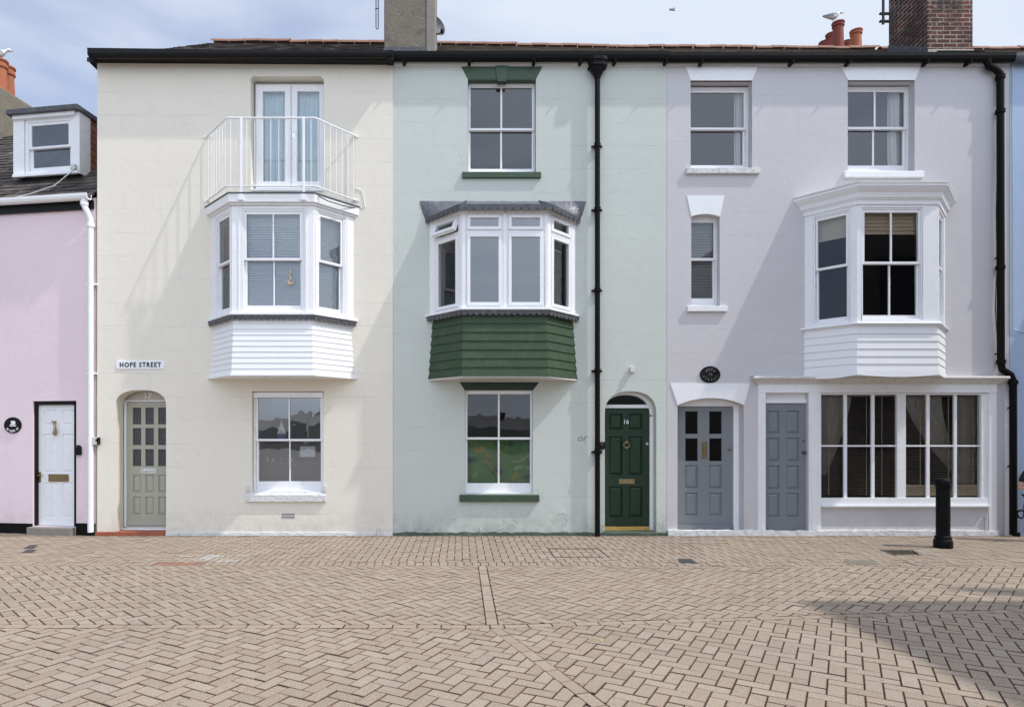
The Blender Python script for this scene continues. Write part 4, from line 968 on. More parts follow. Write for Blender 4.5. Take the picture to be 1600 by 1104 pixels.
# door A
y0 = .20; fr = MB()
fr.box(wx(1145.2, y0), wx(1153.5, y0), y0-.03, y0+.06, .07, wz(634.5, y0)); fr.box(wx(1046, y0), wx(1053.6, y0), y0-.03, y0+.06, .07, wz(634.5, y0)); fr.box(wx(1046, y0), wx(1153.5, y0), y0-.03, y0+.06, wz(634.5, y0), wz(618, y0))
frm = fr.build('door_frame', M['white'], lil)
cols = [(wx(1070.8, y0), wx(1090.3, y0)), (wx(1108.3, y0), wx(1127.8, y0))]
rg_ = [(wz(b, y0), wz(a, y0)) for a, b in ((642.3, 677.4), (684.5, 719.8))]; rp = [(wz(b, y0), wz(a, y0)) for a, b in ((726.3, 762.4), (769.2, 805))]
door = panel_door(lil, wx(1053.8, y0), wx(1145, y0), wz(826, y0), wz(635, y0), y0, 'grey_door', [(*c, *r) for c in cols for r in rp], [(*c, *r) for c in cols for r in rg_], glass='glass_clear')
q = MB(); q.box(wx(1053.8, y0), wx(1145, y0), y0-.03, y0-.001, wz(825.8, y0), wz(819.5, y0)); q.build('weatherboard', M['grey_door'], door, bevel=.004)
k = MB(); a, b, za, zb = wx(1096.5, y0), wx(1104.2, y0), wz(715, y0), wz(689.5, y0); k.frame(a, b, za, zb, .014, y0-.012, y0-.0005); k.box(a+.014, b-.014, y0-.007, y0-.0005, za+.014, zb-.014); k.tube([(.5*(a+b), y0-.02, za+.05), (.5*(a+b), y0-.02, zb-.05)], .010, 8); k.build('letter_plate', M['brass'], door, bevel=.002)
k = MB(); k.lathe((wx(1139.5, y0), y0, wz(701.5, y0)), [(.022, -.001), (.022, -.01), (.010, -.02), (.018, -.035), (.012, -.045)], 14, axis='y'); k.build('handle', M['brass'], door, smooth=True)
m = MB(); lintel(frm, wx(1047), wx(1171.5), wx(1058.5), wx(1162), wz(598.5), wz(632.5), 'white', curve=wz(621.5)-wz(632.5), y0=-.014)
k = MB(); k.box(wx(1058.5), wx(1162), -.0, .24, -.005, .072); k.build('doorstep', M['white_plinth'], lil)
# shopfront
m = MB(); yf = -.035
zfr0, zfr1 = wz(613.5), wz(600)
for a, b in ((1183.5, 1195), (1262.5, 1281), (1543, 1555)): m.box(wx(a), wx(b), yf, .12, .07, zfr0)
m.box(wx(1183.5), wx(1555), yf-.004, .05, zfr0+.0005, zfr1)
m.box(wx(1187), wx(1191.5), yf-.012, yf-.0005, .1, zfr0-.03); m.box(wx(1267), wx(1276), yf-.012, yf-.0005, .1, zfr0-.03)
shop = m.build('shopfront', M['white'], lil, bevel=.005)
m = MB(); rg = []
for z, pr in ((wz(600.2), .045), (wz(598.5), .06), (wz(597), .065), (wz(594), .10), (wz(592.5), .135), (wz(591), .14), (wz(588.5), .13)):
    rg.append([(wx(1172)+(.14-pr), -pr, z), (wx(1568)-(.14-pr), -pr, z), (wx(1568)-(.14-pr), .0, z), (wx(1172)+(.14-pr), .0, z)])
m.loft(rg); m.add([(wx(1172), -.13, wz(588.5)), (wx(1568), -.13, wz(588.5)), (wx(1568), 0, wz(587)), (wx(1172), 0, wz(587))], [(0, 1, 2, 3)])
m.build('cornice', M['old_white'], shop)
m = MB(); y1 = .02
za, zb = wz(791, 0), wz(614.2, 0); xA, xB = wx(1281.2), wx(1542.8)
zg0, zgm0, zgm1, zg1 = wz(777, y1), wz(697.5, y1), wz(695, y1), wz(616.5, y1)
xp_ = [(1281.5, 1318), (1323, 1361), (1366, 1400), (1413.5, 1447), (1452, 1490), (1494.5, 1531)]
m.box(xA, xB, -.03, .08, za+.03, zg0); m.box(xA, xB, -.015, .08, zg1, zb); m.box(xA-.0, xB, -.075, .02, za, za+.0295)
prev = xA
for i, (a, b) in enumerate(xp_):
    a_, b_ = wx(a, y1), wx(b, y1)
    m.box(prev, a_, y1-.012 if i not in (0, 3) else -.012, y1+.03, zg0, zg1) if a_ > prev+.003 else None
    m.box(a_, b_, y1-.010, y1+.03, zgm0, zgm1); prev = b_
m.box(prev, xB, -.012, .08, zg0, zg1)
sw = m.build('shop_window', M['white'], shop, bevel=.003)
g = MB()
for a, b in xp_:
    panes(g, wx(a, y1), wx(b, y1), zg0, zgm0, y1+.01); panes(g, wx(a, y1), wx(b, y1), zgm1, zg1, y1+.01)
g.build('glass', M['glass_clear'], sw, recalc=False)
slats(sw, wx(1283, .1), wx(1404, .1), zg0+.03, zg1, .12, 'blind_dark', .028, None, .28, tapes=[wx(v, .1) for v in (1295, 1354, 1378)])
slats(sw, wx(1410, .1), wx(1533, .1), zg0+.03, zg1, .12, 'blind_dark', .028, None, .28, tapes=[wx(v, .1) for v in (1438, 1482, 1520)])
slats(sw, wx(1412, .1), wx(1530, .1), zg0+.02, wz(757, .1), .085, 'blind_tan', .02, None, 1.1)
drape(sw, wx(1284, .2), wx(1330, .2), wz(742, .2), wz(616, .2), .20, 'curtain_dim', 6, .02, tie=(wx(1283, .2), wx(1290, .2)))
drape(sw, wx(1412, .2), wx(1470, .2), wz(740, .2), wz(616, .2), .20, 'curtain_dim', 7, .02, tie=(wx(1490, .2), wx(1500, .2)))
drape(sw, wx(1496, .2), wx(1532, .2), wz(772, .2), wz(616, .2), .21, 'curtain_dim', 5, .02)
y0 = .06; fr = MB(); fr.box(wx(1195.2), wx(1262.3), y0-.02, y0+.05, wz(629.5, y0), wz(624.5, y0)); fr.box(wx(1260.6, y0), wx(1265, y0), y0-.02, y0+.05, .07, wz(629.5, y0)); fr.box(wx(1192, y0), wx(1194, y0), y0-.02, y0+.05, .07, wz(629.5, y0)); fr.box(wx(1195.2), wx(1262.3), y0+.01, y0+.04, wz(624.5, y0), zfr0+.01)
fr.build('door_frame', M['white'], shop)
cols = [(wx(1199, y0), wx(1218, y0)), (wx(1229.2, y0), wx(1248.7, y0))]; rows = [(wz(b, y0), wz(a, y0)) for a, b in ((641.5, 676.8), (683.6, 720.3), (727, 763.8), (769.8, 807.3))]
door = panel_door(lil, wx(1194.3, y0), wx(1260.4, y0), wz(828, y0), wz(630.2, y0), y0, 'grey_door', [(*c, *r) for c in cols for r in rows]); door['label'] = 'grey eight panelled door without glass'
k = MB(); k.lathe((wx(1254.8, y0), y0, wz(706.5, y0)), [(.022, -.001), (.022, -.012), (.016, -.035), (.028, -.05), (.01, -.06)], 14, axis='y'); k.lathe((wx(1255.2, y0), y0, wz(688.5, y0)), [(.014, -.001), (.012, -.012)], 12, axis='y'); k.build('handle', M['iron'], door, smooth=True)
rough_plinth(lil, XG1+.004, wx(1557.5), .085, .055, 'white_plinth', 70)
# bay
ZS3, ZT3 = 3.40, 5.24
bf = bay_faces(B3, -.003); m = MB(); mm = []; opn = [(.13, .10), (.085, .255), (.10, .13)]
zo0, zo1 = 3.44, 5.19
for i, (mt, Lp) in enumerate(bf):
    q = MB(mt); a, b = opn[i][0], Lp-opn[i][1]
    if i == 1: a, b = .07, Lp-.235
    post_panel(q, Lp, ZS3+.001, ZT3, a, b, zo0, zo1, .07); o = len(m.v); m.v += q.v; m.f += [tuple(k+o for k in ff) for ff in q.f]; m.mi += q.mi; mm.append((mt, Lp, a, b))
bay_slab(m, *B3, 0, -.07, -.07, ZS3-.10, ZS3-.03); bay_slab(m, *B3, 0, -.07, -.07, ZT3-.02, ZT3+.1)
bay = m.build('bay_window', M['white'], lil, bevel=.004)
for i, (mt, Lp, a, b) in enumerate(mm):
    sash_window(bay, a, b, zo0, zo1, .012, zm=4.335, cols=2 if i == 1 else 1, M4=mt, fw=.024, stile=.034, brail=.06, name='sash_window', glass='glass_clear', bar=.026)
mt, Lp, a, b = mm[0]; q = MB(mt); q.box(a+.02, b-.02, .13, .135, 4.80, 5.16); q.build('roman_blind', M['blind_cream'], bay)
mt, Lp, a, b = mm[1]; bl = slats(bay, a+.03, b-.03, 4.84, 5.17, .13, 'blind_tan', .06, mt, 1.35, name='roman_blind')
m = MB(); bay_slab(m, *B3, 0, .015, .02, ZS3-.055, ZS3-.03); bay_slab(m, *B3, 0, .055, .05, ZS3-.029, ZS3); m.build('sill', M['white'], bay, bevel=.005)
siding(bay, *B3, 2.635, 3.345, 6, 'white_board', 0, spread=.0, lap=.011)
m = MB(); P = bay_plan(*B3, 0, .018); 
for A, B_ in zip(P[:-1], P[1:]):
    n = 12; u = (B_[0]-A[0], B_[1]-A[1])
    vs = []
    for i in range(n+1):
        k = i/n; d = .055+.035*math.sin(k*math.pi)*(1 if A is not P[2] else .3); vs.append((A[0]+u[0]*k, A[1]+u[1]*k, d))
    m.add([(x, y, 2.64) for x, y, d in vs]+[(x, y-.004, 2.64-d) for x, y, d in vs], [(i, i+1, n+2+i, n+1+i) for i in range(n)])
bay_slab(m, *B3, 0, .0, .0, 2.60, 2.63)
m.build('soffit_flap', M['white_board'], bay, recalc=False)
m = MB(); rg = []
for z, g_ in ((5.235, .02), (5.30, .022), (5.305, .035), (5.325, .04), (5.33, .055), (5.40, .072), (5.44, .105), (5.475, .128), (5.48, .136), (5.515, .139)):
    a = bay_plan(*B3, 0, g_); rg.append([(x, y, z) for x, y in a])
m.loft(rg); m.build('cornice', M['white'], bay)
m = MB(); a = bay_plan(*B3, 0, .145); m.loft([[(x, y, 5.516) for x, y in a], [(x, y, 5.545) for x, y in a]]); m.build('lead_roof', M['old_white'], bay, bevel=.004)
roof3 = gable_roof(lil, XG1, XL1, wz(84, -.09), 3.3, wz(76.5, 3.3), 'tiles', zr2=wz(79, 3.3))
q = MB(); q.box(XG1+.001, XL1-.001, -.024, -.004, wz(103), wz(88)); q.build('fascia', M['white'], lil)
gutter(lil, XG1+.002, XL1-.02, wz(85.3, -.16), hs=1.35, brackets=[wx(a) for a in (1092, 1232, 1320, 1440, 1506)], mat='black_matt')
# brick chimney
xa, xb = wx(1449, .3), wx(1520, .3); ch = MB(); ch.box(xa, xb, .3, 1.28, 7.95, 11.6); chim = ch.build('chimney', M['brick'], lil, bevel=.006)
q = MB(); q.box(xa-.004, xb+.01, .28, .299, 8.0, 8.165); q.build('mortar_fillet', M['cement'], chim, bevel=.01)
q = MB(); n = 9
for i in range(n):
    ya, yb = .3+.98*i/n, .3+.98*(i+1)/n; z = 8.14+(ya-.3)*.64; q.add([(xa-.012, ya, z-.1), (xa-.012, yb+.02, z-.04), (xa-.010, yb, z+.14), (xa-.010, ya, z+.07)], [(0, 1, 2, 3)])
q.add([(xa-.02, .02, 7.98), (xb+.02, .02, 7.98), (xb+.02, .28, 8.05), (xa-.02, .28, 8.05)], [(0, 1, 2, 3)]); q.build('flashing', M['lead'], chim, recalc=False)
for i in range(3):
    q = MB(); q.lathe((xa+.15+.22*i, .75, 11.6), [(.10, 0), (.09, .1), (.085, .4), (.11, .42), (.11, .48)], 16); q.build('chimney_pot', M['pot_red'], chim, smooth=True)
# rear stack with the row of pots seen over the ridge
sx0, sx1, sy0, sy1 = wx(1300, 4.4), wx(1352, 4.4), 4.2, 7.0
rs = MB(); rs.box(sx0, sx1, sy0, sy1, 8.5, wz(79, 4.3)); rst = rs.build('rear_chimney', M['brick'], lil)
for px, tp, yy, r_, mt_ in ((1309.5, 36, 4.5, .125, 'pot_red'), (1299.5, 54, 5.4, .13, 'pot_red'), (1288.5, 66.5, 6.3, .13, 'pot_red'), (1323.5, 65, 5.9, .10, 'pot_red'), (1337.5, 48.5, 4.6, .125, 'pot_orange')):
    X_, Zt = wx(px, yy), wz(tp, yy); zb = wz(82, yy); H_ = Zt-zb; q = MB()
    q.lathe((X_, yy, zb), [(r_*1.05, 0), (r_*.95, H_*.4), (r_*.9, H_-.10), (r_*1.06, H_-.095), (r_*1.06, H_-.085), (r_*1.0, H_-.08), (r_*1.0, H_-.03), (r_*1.12, H_-.025), (r_*1.12, H_-.003), (r_*1.05, H_), (r_*.85, H_), (r_*.8, H_-.2)], 24); q.build('chimney_pot', M[mt_], rst, smooth=True)
# right hand drainpipe with swan neck and offset
yb_ = -.08
pts = [(wx(1541, yb_), -.11, wz(92)), (wx(1541, yb_), -.10, wz(103)), (wx(1544, yb_), -.09, wz(109)), (wx(1556, yb_), -.08, wz(113)), (wx(1562, yb_), -.08, wz(119)), (wx(1563, yb_), -.08, wz(128)),
       (wx(1564, yb_), -.08, wz(568)), (wx(1566, yb_), -.08, wz(578)), (wx(1579, yb_), -.08, wz(586)), (wx(1583, yb_), -.08, wz(595)), (wx(1583.5, yb_), -.08, .03), (wx(1590, yb_), -.1, .02)]
dp2 = drainpipe(lil, pts, .052, 'black_matt', collars=[(wx(1563, yb_), -.08, wz(v)) for v in (125, 178, 420)]+[(wx(1564, yb_), -.08, wz(566)), (wx(1583, yb_), -.08, wz(598))], brackets=[])
for a, b in ((1556.5, 178), (1557, 404), (1557, 553), (1577, 637), (1577, 728)):
    q = MB(); q.tube([(wx(a, -.03), -.005, wz(b)), (wx(a, -.05), -.05, wz(b)), (wx(a+5, -.08), -.085, wz(b))], .013, 8); q.build('bracket', M['black_matt'], dp2, smooth=True)
q = MB()
q.tube([(wx(1556), -.02, wz(120)), (wx(1555.5), -.02, wz(180)), (wx(1557), -.02, wz(240)), (wx(1555), -.02, wz(330)), (wx(1556), -.02, wz(420)), (wx(1553.5), -.02, wz(480)), (wx(1556), -.02, wz(520)), (wx(1558), -.02, wz(570))], .006, 6)
q.build('cable', M['black'], lil, smooth=True)
q = MB(); q.tube([(wx(1539), -.02, .09), (wx(1540), -.02, wz(806)), (wx(1538), -.03, wz(806))], .018, 8); q.build('waste_pipe', M['old_white'], lil, smooth=True)
# blue neighbour, with its own bay beyond the picture edge
blue = empty('terraced_house'); tag(blue, 'pale blue rendered house at the extreme right edge', 'house')
xb1 = XL1+5.2; gB = (XL1+.2+2.25, 1.15, .63, .55)
house_shell(blue, XL1+.002, xb1, wz(93), [rct(gB[0]-1., gB[0]+1., 3.5, 5.1)], 'blue', y=-.006)
roof4 = gable_roof(blue, XL1, xb1, wz(84, -.09), 3.3, wz(79, 3.3), 'tiles')
gutter(blue, XL1-.02, xb1, wz(86, -.16), hs=1.3, mat='lead')
m = MB(); bay_slab(m, *gB, 0, .0, .0, 2.6, 5.3); bay_slab(m, *gB, 0, .1, .12, 5.3, 5.5); gb = m.build('bay_window', M['white_board'], blue)
for i, (mt, Lp) in enumerate(bay_faces(gB)): sash_window(gb, .12, Lp-.12, 3.5, 5.15, -.03, M4=mt, name='sash_window', cols=1 if i != 1 else 2)
siding(gb, *gB, 2.6, 3.35, 6, 'white_board', 0)
w = sash_window(blue, XL1+2.0, XL1+3.0, 1.0, 2.3, -.03); sill(w, XL1+1.95, XL1+3.05, .9, 1.0, 'white')
for px_ in (1580.5,):
    q = MB(); q.tube([(wx(px_), -.022, wz(100)), (wx(px_-1), -.022, wz(200)), (wx(px_), -.022, wz(330)), (wx(px_+.5), -.022, wz(515))], .007, 6); q.tube([(wx(px_+.5), -.022, wz(515)), (wx(1600), -.022, wz(519))], .007, 6); q.build('cable', M['lilac'], blue, smooth=True)

# ================================================================ pink house, number 18, turned slightly away
TH = R(8.6); PX0 = wx(149.5)
pink = empty('terraced_house', (PX0, 0.004, 0)); pink.rotation_euler = (0, 0, -TH)
tag(pink, 'pink rendered house with white door, dark slate roof and white dormer', 'house')
c_, s_ = math.cos(TH), math.sin(TH)
def lx(px, ly=0.):
    q = (px-CX)/F; return (q*(D+ly*c_)-PX0-ly*s_)/(c_+q*s_)
def lz(px, py, ly=0.):
    x = lx(px, ly); return EYE-(py-HY)*(D-x*s_+ly*c_)/F
def lr(px0, px1, py0, py1, ly=0.): pm = (px0+px1)/2; return (lx(px0, ly), lx(px1, ly), lz(pm, py1, ly), lz(pm, py0, ly))
PL = -4.6
dr = lr(51, 119, 626, 822)
house_shell(pink, PL, -.004, 5.55, [rct(*dr)], 'pink', y=0, floors=(2.7,), depth=4.4)
m = MB(); m.box(PL, dr[0]-.0, -.012, -.0005, -.01, lz(25, 817)); m.box(dr[1]+.0, -.004, -.012, -.0005, -.01, lz(130, 817)); m.build('plinth', M['black_matt'], pink)
m = MB(); yd = .08; a, b = lx(53, yd), lx(119, yd); zt = lz(90, 626, yd)
m.box(lx(51.5, yd), lx(60, yd), yd-.05, yd+.05, .12, zt+.05); m.box(lx(60, yd), b+.03, yd-.05, yd+.05, lz(90, 632, yd), zt+.05); m.box(b-.0, b+.03, yd-.05, yd+.05, .12, zt)
frm = m.build('door_frame', M['black'], pink)
dl = (lx(60.3, yd), lx(118.3, yd)); cc = [(lx(67.5, yd), lx(87.5, yd)), (lx(96.5, yd), lx(115.5, yd))]
rws = [(lz(90, b, yd), lz(90, a, yd)) for a, b in ((640, 664), (677.5, 738), (753.5, 808))]
door = panel_door(pink, *dl, lz(90, 820.5, yd), lz(90, 632.3, yd), yd, 'white', [(*c, *r) for c in cc for r in rws]); door['label'] = 'white panelled front door with brass fittings'
letterbox(door, lx(76, yd), lx(107.5, yd), lz(90, 752, yd), lz(90, 740.5, yd), yd)
k = MB(); x = lx(62.5, yd); k.box(x-.018, x+.018, yd-.01, yd-.0005, lz(62, 753, yd), lz(62, 737, yd)); k.tube([(x, yd-.01, lz(62, 742, yd)), (x, yd-.05, lz(62, 742, yd)), (x+.09, yd-.05, lz(62, 742, yd))], .009, 8); k.build('handle', M['brass'], door, bevel=.002)
k = MB(); x = lx(88, yd); zc = lz(88, 669, yd)        # fish shaped knocker
k.tube([(x-.045, yd-.025, zc+.115), (x-.015, yd-.035, zc+.085), (x+.005, yd-.04, zc+.03), (x+.008, yd-.045, zc-.03), (x-.002, yd-.04, zc-.085), (x-.004, yd-.03, zc-.115)], [.012, .018, .014, .026, .034, .012], 10)
k.tube([(x-.07, yd-.02, zc+.125), (x-.03, yd-.03, zc+.10), (x+.01, yd-.02, zc+.12)], [.008, .02, .008], 8); k.build('knocker', M['brass'], door, smooth=True)
m = MB(); m.box(dr[0]-.03, dr[1]-.02, -.10, .12, -.01, .12); m.build('doorstep', M['concrete'], pink, bevel=.008)
# roof
ze = 5.52; yr, zr = 2.45, 7.98
m = MB(); n = 24
r0 = [(PL+(-.02-PL)*i/n, -.10, ze+random.uniform(-.006, .006)) for i in range(n+1)]; r1 = [(PL+(-.02-PL)*i/n, yr, zr+random.uniform(-.01, .01)) for i in range(n+1)]; r2 = [(x, 2*yr+.1, ze) for x, y, z in r0]
m.add(r0+r1+r2, [(i, i+1, n+2+i, n+1+i) for i in range(n)]+[(n+1+i, n+2+i, 2*n+3+i, 2*n+2+i) for i in range(n)]); m.add([(PL, -.10, ze-.03), (-.02, -.10, ze-.03), (-.02, -.10, ze), (PL, -.10, ze)], [(0, 1, 2, 3)])
rf = m.build('roof', M['slate'], pink)
slate_field(lambda u, v: (PL+(-.02-PL)*u, -.10+(yr+.10)*v, ze+(zr-ze)*v+.012), 20, 24, 'roof_slates', 'slates_c', rf, lift=.016, ragged=.015)
m = MB(); m.box(PL, -.03, -.05, -.0005, 5.36, 5.5); m.build('fascia', M['black'], pink)
g = gutter(pink, PL, lx(141, -.1), 5.54, y=-.125, mat='white')
xd = lx(140.5, -.07); xo = lx(133, -.1)
dp3 = drainpipe(pink, [(xo, -.12, 5.50), (xo, -.12, 5.38), (xo+.04, -.09, 5.27), (xd, -.06, 5.17), (xd, -.055, 5.05), (xd, -.055, .06)], .047, 'white', collars=[(xo, -.12, 5.42), (xd, -.055, 5.08)], brackets=[(xd, -.03, 4.12), (xd, -.03, 2.66), (xd, -.03, 1.55)])
# dormer
yd = .42; a0, a1 = lx(20.5, yd), lx(123.5, yd); zb, zt = lz(80, 273, yd), lz(80, 178, yd)
ds = MB(); ow = (lx(37, yd), lx(114.5, yd), lz(75, 270, yd), lz(75, 184, yd))
ds.sheet(rct(a0, a1, zb, zt), [rct(*ow)], yd, reveal=.1)
ds.add([(a0, yd+.001, zb), (a0, yd+.001, zt), (a0, 2.0, zt-.0), (a0, 2.0, zb)], [(0, 1, 2, 3)])
dm = ds.build('dormer', M['white'], pink, recalc=False)
q = MB(); q.box(a1-.02, a1+.005, yd+.26, 2.1, zb-.1, zt-.02); q.build('tile_hung_cheek', M['cheek'], dm)
q = MB(); q.box(a1-.022, a1+.008, yd-.001, yd+.259, zb, zt-.005); q.build('corner_board', M['white'], dm)
w = sash_window(dm, ow[0]+.01, ow[1]-.01, ow[2], ow[3], yd+.02, zm=lz(75, 228, yd), cols=1, fw=.06, stile=.05, brail=.07, glass='glass_new')
q = MB(); q.box(a0+.02, a1-.0, yd-.05, yd+.0, zb-.02, zb+.03); q.build('sill', M['white'], dm, bevel=.005)
q = MB(); q.add([(a0-.06, yd-.10, zt), (a1+.04, yd-.10, zt), (a1+.04, 2.2, zt+.02), (a0-.06, 2.2, zt+.02), (a0-.06, yd-.10, zt+.09), (a1+.04, yd-.10, zt+.09), (a1+.04, 2.2, zt+.11), (a0-.06, 2.2, zt+.11)], [(0, 1, 2, 3), (4, 7, 6, 5), (0, 4, 5, 1), (1, 5, 6, 2), (2, 6, 7, 3), (3, 7, 4, 0)])
q.build('flat_roof', M['lead'], dm, bevel=.01)
q = MB(); q.box(a0+.02, a1-.06, yd-.045, yd-.0005, zt-.06, zt-.001); q.build('fascia', M['white'], dm)
q = MB(); q.box(lx(114, yd), lx(121.5, yd), yd-.07, yd-.02, lz(120, 266, yd), lz(120, 259, yd)); q.tube([(lx(120, yd), yd-.05, lz(120, 264, yd)), (lx(118, yd), yd-.1, lz(118, 272, yd)), (lx(90, .1), .02, 5.80), (lx(50, 0), -.05, 5.66), (lx(32, 0), -.09, 5.60)], .010, 6); q.build('cable', M['old_white'], dm)
# chimney at the left
ly = 2.3; xn = lx(1, ly); m = MB(); ztop = lz(1, 135, ly); m.box(xn-.9, xn, ly, ly+.95, 6.0, ztop); chp = m.build('chimney', M['stack_grey'], pink, bevel=.03)
for px, tp, r_, dy in ((13, 105, .115, .5), (1, 94, .12, .18)):
    yy = ly+dy; x = lx(px, yy); H_ = lz(px, tp, yy)-ztop; q = MB(); q.lathe((x, yy, ztop-.01), [(r_*1.1, 0), (r_*.98, H_*.5), (r_*.92, H_*.72), (r_*1.15, H_*.76), (r_*1.15, H_*.84), (r_, H_*.86), (r_*1.0, H_*.93), (r_*1.2, H_*.95), (r_*1.2, H_), (r_*.85, H_), (r_*.8, H_-.15)], 22)
    q.build('chimney_pot', M['pot_orange'], chp, smooth=True)
GULL_L = (lx(-3, ly+.1), ly+.1, lz(-3, 94.5, ly+.1))
# ================================================================ signs and small things on the fronts
q = MB()
x0, x1, z0, z1 = wx(183), wx(258), wz(576.5), wz(563.5); r = .03
pl = []
for cx_, cz_, a0 in ((x1-r, z1-r, 0), (x0+r, z1-r, 90), (x0+r, z0+r, 180), (x1-r, z0+r, 270)):
    for i in range(5): a = R(a0+22.5*i); pl.append((cx_+r*math.cos(a), cz_+r*math.sin(a)))
q.prism(pl, -.026, -.0125); sg = q.build('street_sign', M['white'], None, bevel=.003)
t = MB(); text_mb(t, 'HOPE STREET', .108, (x0+x1)/2, (z0+z1)/2-.002, -.0285, .004, bold=.0032, stretch=.86, space=1.24); under(t.build('lettering', M['letter_black']), sg)
tag(sg, 'white street nameplate reading HOPE STREET on the cream wall', 'street sign')
def ellipse(cx_, cz_, rx, rz, n=32): return [(cx_+rx*math.cos(2*math.pi*i/n), cz_+rz*math.sin(2*math.pi*i/n)) for i in range(n)]
cx_, cz_ = wx(1109), wz(585); q = MB(); q.prism(ellipse(cx_, cz_, .168, .138), -.020, -.004); q.prism(ellipse(cx_, cz_, .160, .130), -.024, -.0202); pq = q.build('oval_plaque', M['black'], None, bevel=.003)
t = MB(); arc_text(t, 'HOPE', .062, cx_, cz_, .085, .082, 138, 42, -.026, True, bold=.0006); arc_text(t, 'STREET', .056, cx_, cz_, .118, .092, 202, 338, -.026, False, bold=.0006); text_mb(t, '15', .07, cx_, cz_, -.026, .002, bold=.0006)
for s in (-1, 1): t.lathe((cx_+s*.135, -.026, cz_), [(.006, 0), (.006, -.003)], 8, axis='y')
under(t.build('lettering', M['letter_dull']), pq)
tag(pq, 'black oval plaque reading HOPE 15 STREET on the lilac wall', 'plaque')
# plaque on the turned pink wall: built in that wall's own frame
def on_pink(o):      # carry a thing built in the pink wall's frame out to the world, then bake
    mw = Matrix.Translation((PX0, .004, 0)) @ Matrix.Rotation(-TH, 4, 'Z')
    for k in [o]+list(o.children): k.data.transform(mw)
    return o
cx_, cz_ = lx(20.5), lz(20.5, 664); q = MB(); q.prism(ellipse(cx_, cz_, .163, .135), -.016, -.001); p2 = q.build('oval_plaque', M['black'], None)
t = MB(); arc_text(t, '18 HOPE ST', .047, cx_, cz_, .124, .100, 212, 328, -.0185, False, bold=.0012)
t.prism([(cx_-.06, cz_+.0), (cx_+.075, cz_+.0), (cx_+.06, cz_-.018), (cx_-.075+.03, cz_-.018)], -.019, -.0165)
t.prism([(cx_-.045, cz_+.006), (cx_+.05, cz_+.006), (cx_+.058, cz_+.055), (cx_+.03, cz_+.075), (cx_-.035, cz_+.07), (cx_-.02, cz_+.035)], -.019, -.0165)
lt = t.build('lettering', M['letter_white']); lt.parent = p2; on_pink(p2)
tag(p2, 'black oval plaque with white ship reading 18 HOPE ST on the pink wall', 'plaque')
q = MB(); a, b = lx(119.5), lx(128); z0, z1 = lz(123, 710.5), lz(123, 695); m_ = (a+b)/2
q.prism([(a, z0), (b, z0), (b, z1-.03), (m_+.015, z1), (m_-.015, z1), (a, z1-.03)], -.06, -.001); kb = q.build('bell_box', M['black'], None, bevel=.008)
t = MB(); t.prism([(m_-.02, z1-.035), (m_+.02, z1-.035), (m_+.012, z1-.015), (m_-.012, z1-.015)], -.064, -.0605); c2 = t.build('bell_button', M['iron']); c2.parent = kb; on_pink(kb); tag(kb, 'small black box beside the white door on the pink wall', 'doorbell')
q = MB(); q.box(wx(147.5), wx(155), -.075, -.0125, wz(694.5), wz(682.5)); kx = q.build('key_safe', M['old_white'], None, bevel=.006)
t = MB(); t.box(wx(149.2, -.08), wx(152, -.08), -.080, -.0755, wz(689), wz(685.5)); t.box(wx(155.1), wx(157.6), -.07, -.0125, wz(694), wz(683)); t.build('lock_face', M['black'], kx, bevel=.002)
tag(kx, 'pale key safe fixed between the white downpipe and the sage door', 'key safe')
q = MB(); q.box(wx(936.5, -.05), wx(944.5, -.05), -.10, -.0005, wz(701.5), wz(690)); k2 = q.build('key_safe', M['black'], None, bevel=.01)
t = MB(); t.box(wx(938.5, -.1), wx(942.5, -.1), -.106, -.1005, wz(695), wz(692)); t.build('lock_face', M['iron'], k2)
tag(k2, 'black key safe beside the dark green door', 'key safe')
q = MB(); q.tube([(wx(556), -.02, wz(295)), (wx(566), -.02, wz(299)), (wx(569), -.02, wz(312)), (wx(571), -.02, wz(324)), (wx(560), -.02, wz(326))], .006, 6); q.build('cable', M['white'], cream, smooth=True)
q = MB(); q.tube([(wx(497, -.6), -.60, wz(306, -.6)), (wx(512, -.55), -.55, wz(314, -.55)), (wx(535, -.3), -.30, wz(321, -.3)), (wx(557, -.03), -.05, wz(326, -.03))], .008, 6); q.build('cable', M['black'], cream, smooth=True)
# dish on the grey chimney
q = MB(); dc = Vector((wx(681, .9), .85, wz(42, .85))); 
nv = Vector((.62, -.76, .16)).normalized(); u = nv.cross(Vector((0, 0, 1))).normalized(); v = u.cross(nv)
rg = []
for r_, dpt in ((.02, .0), (.08, .008), (.13, .022), (.175, .042), (.18, .036), (.13, .016), (.02, -.01)):
    rg.append([tuple(dc+(u*math.cos(2*math.pi*i/28)+v*math.sin(2*math.pi*i/28))*r_+nv*dpt) for i in range(28)])
q.loft(rg); dsh = q.build('satellite_dish', M['blue_dish'], None, smooth=True)
q = MB(); q.tube([tuple(dc-v*.16), tuple(dc-v*.20+nv*.10), tuple(dc-v*.19+nv*.15)], .010, 6); q.lathe(tuple(dc-v*.19+nv*.155), [(.025, -.04), (.03, 0), (.02, .03)], 10); q.build('feed_arm', M['black_matt'], dsh)
q = MB(); q.tube([tuple(dc), tuple(dc-nv*.12), (wx(672, .9), .9, dc.z-.05)], .018, 8); q.build('bracket', M['iron'], dsh)
tag(dsh, 'dark satellite dish on the side of the grey chimney', 'satellite dish')
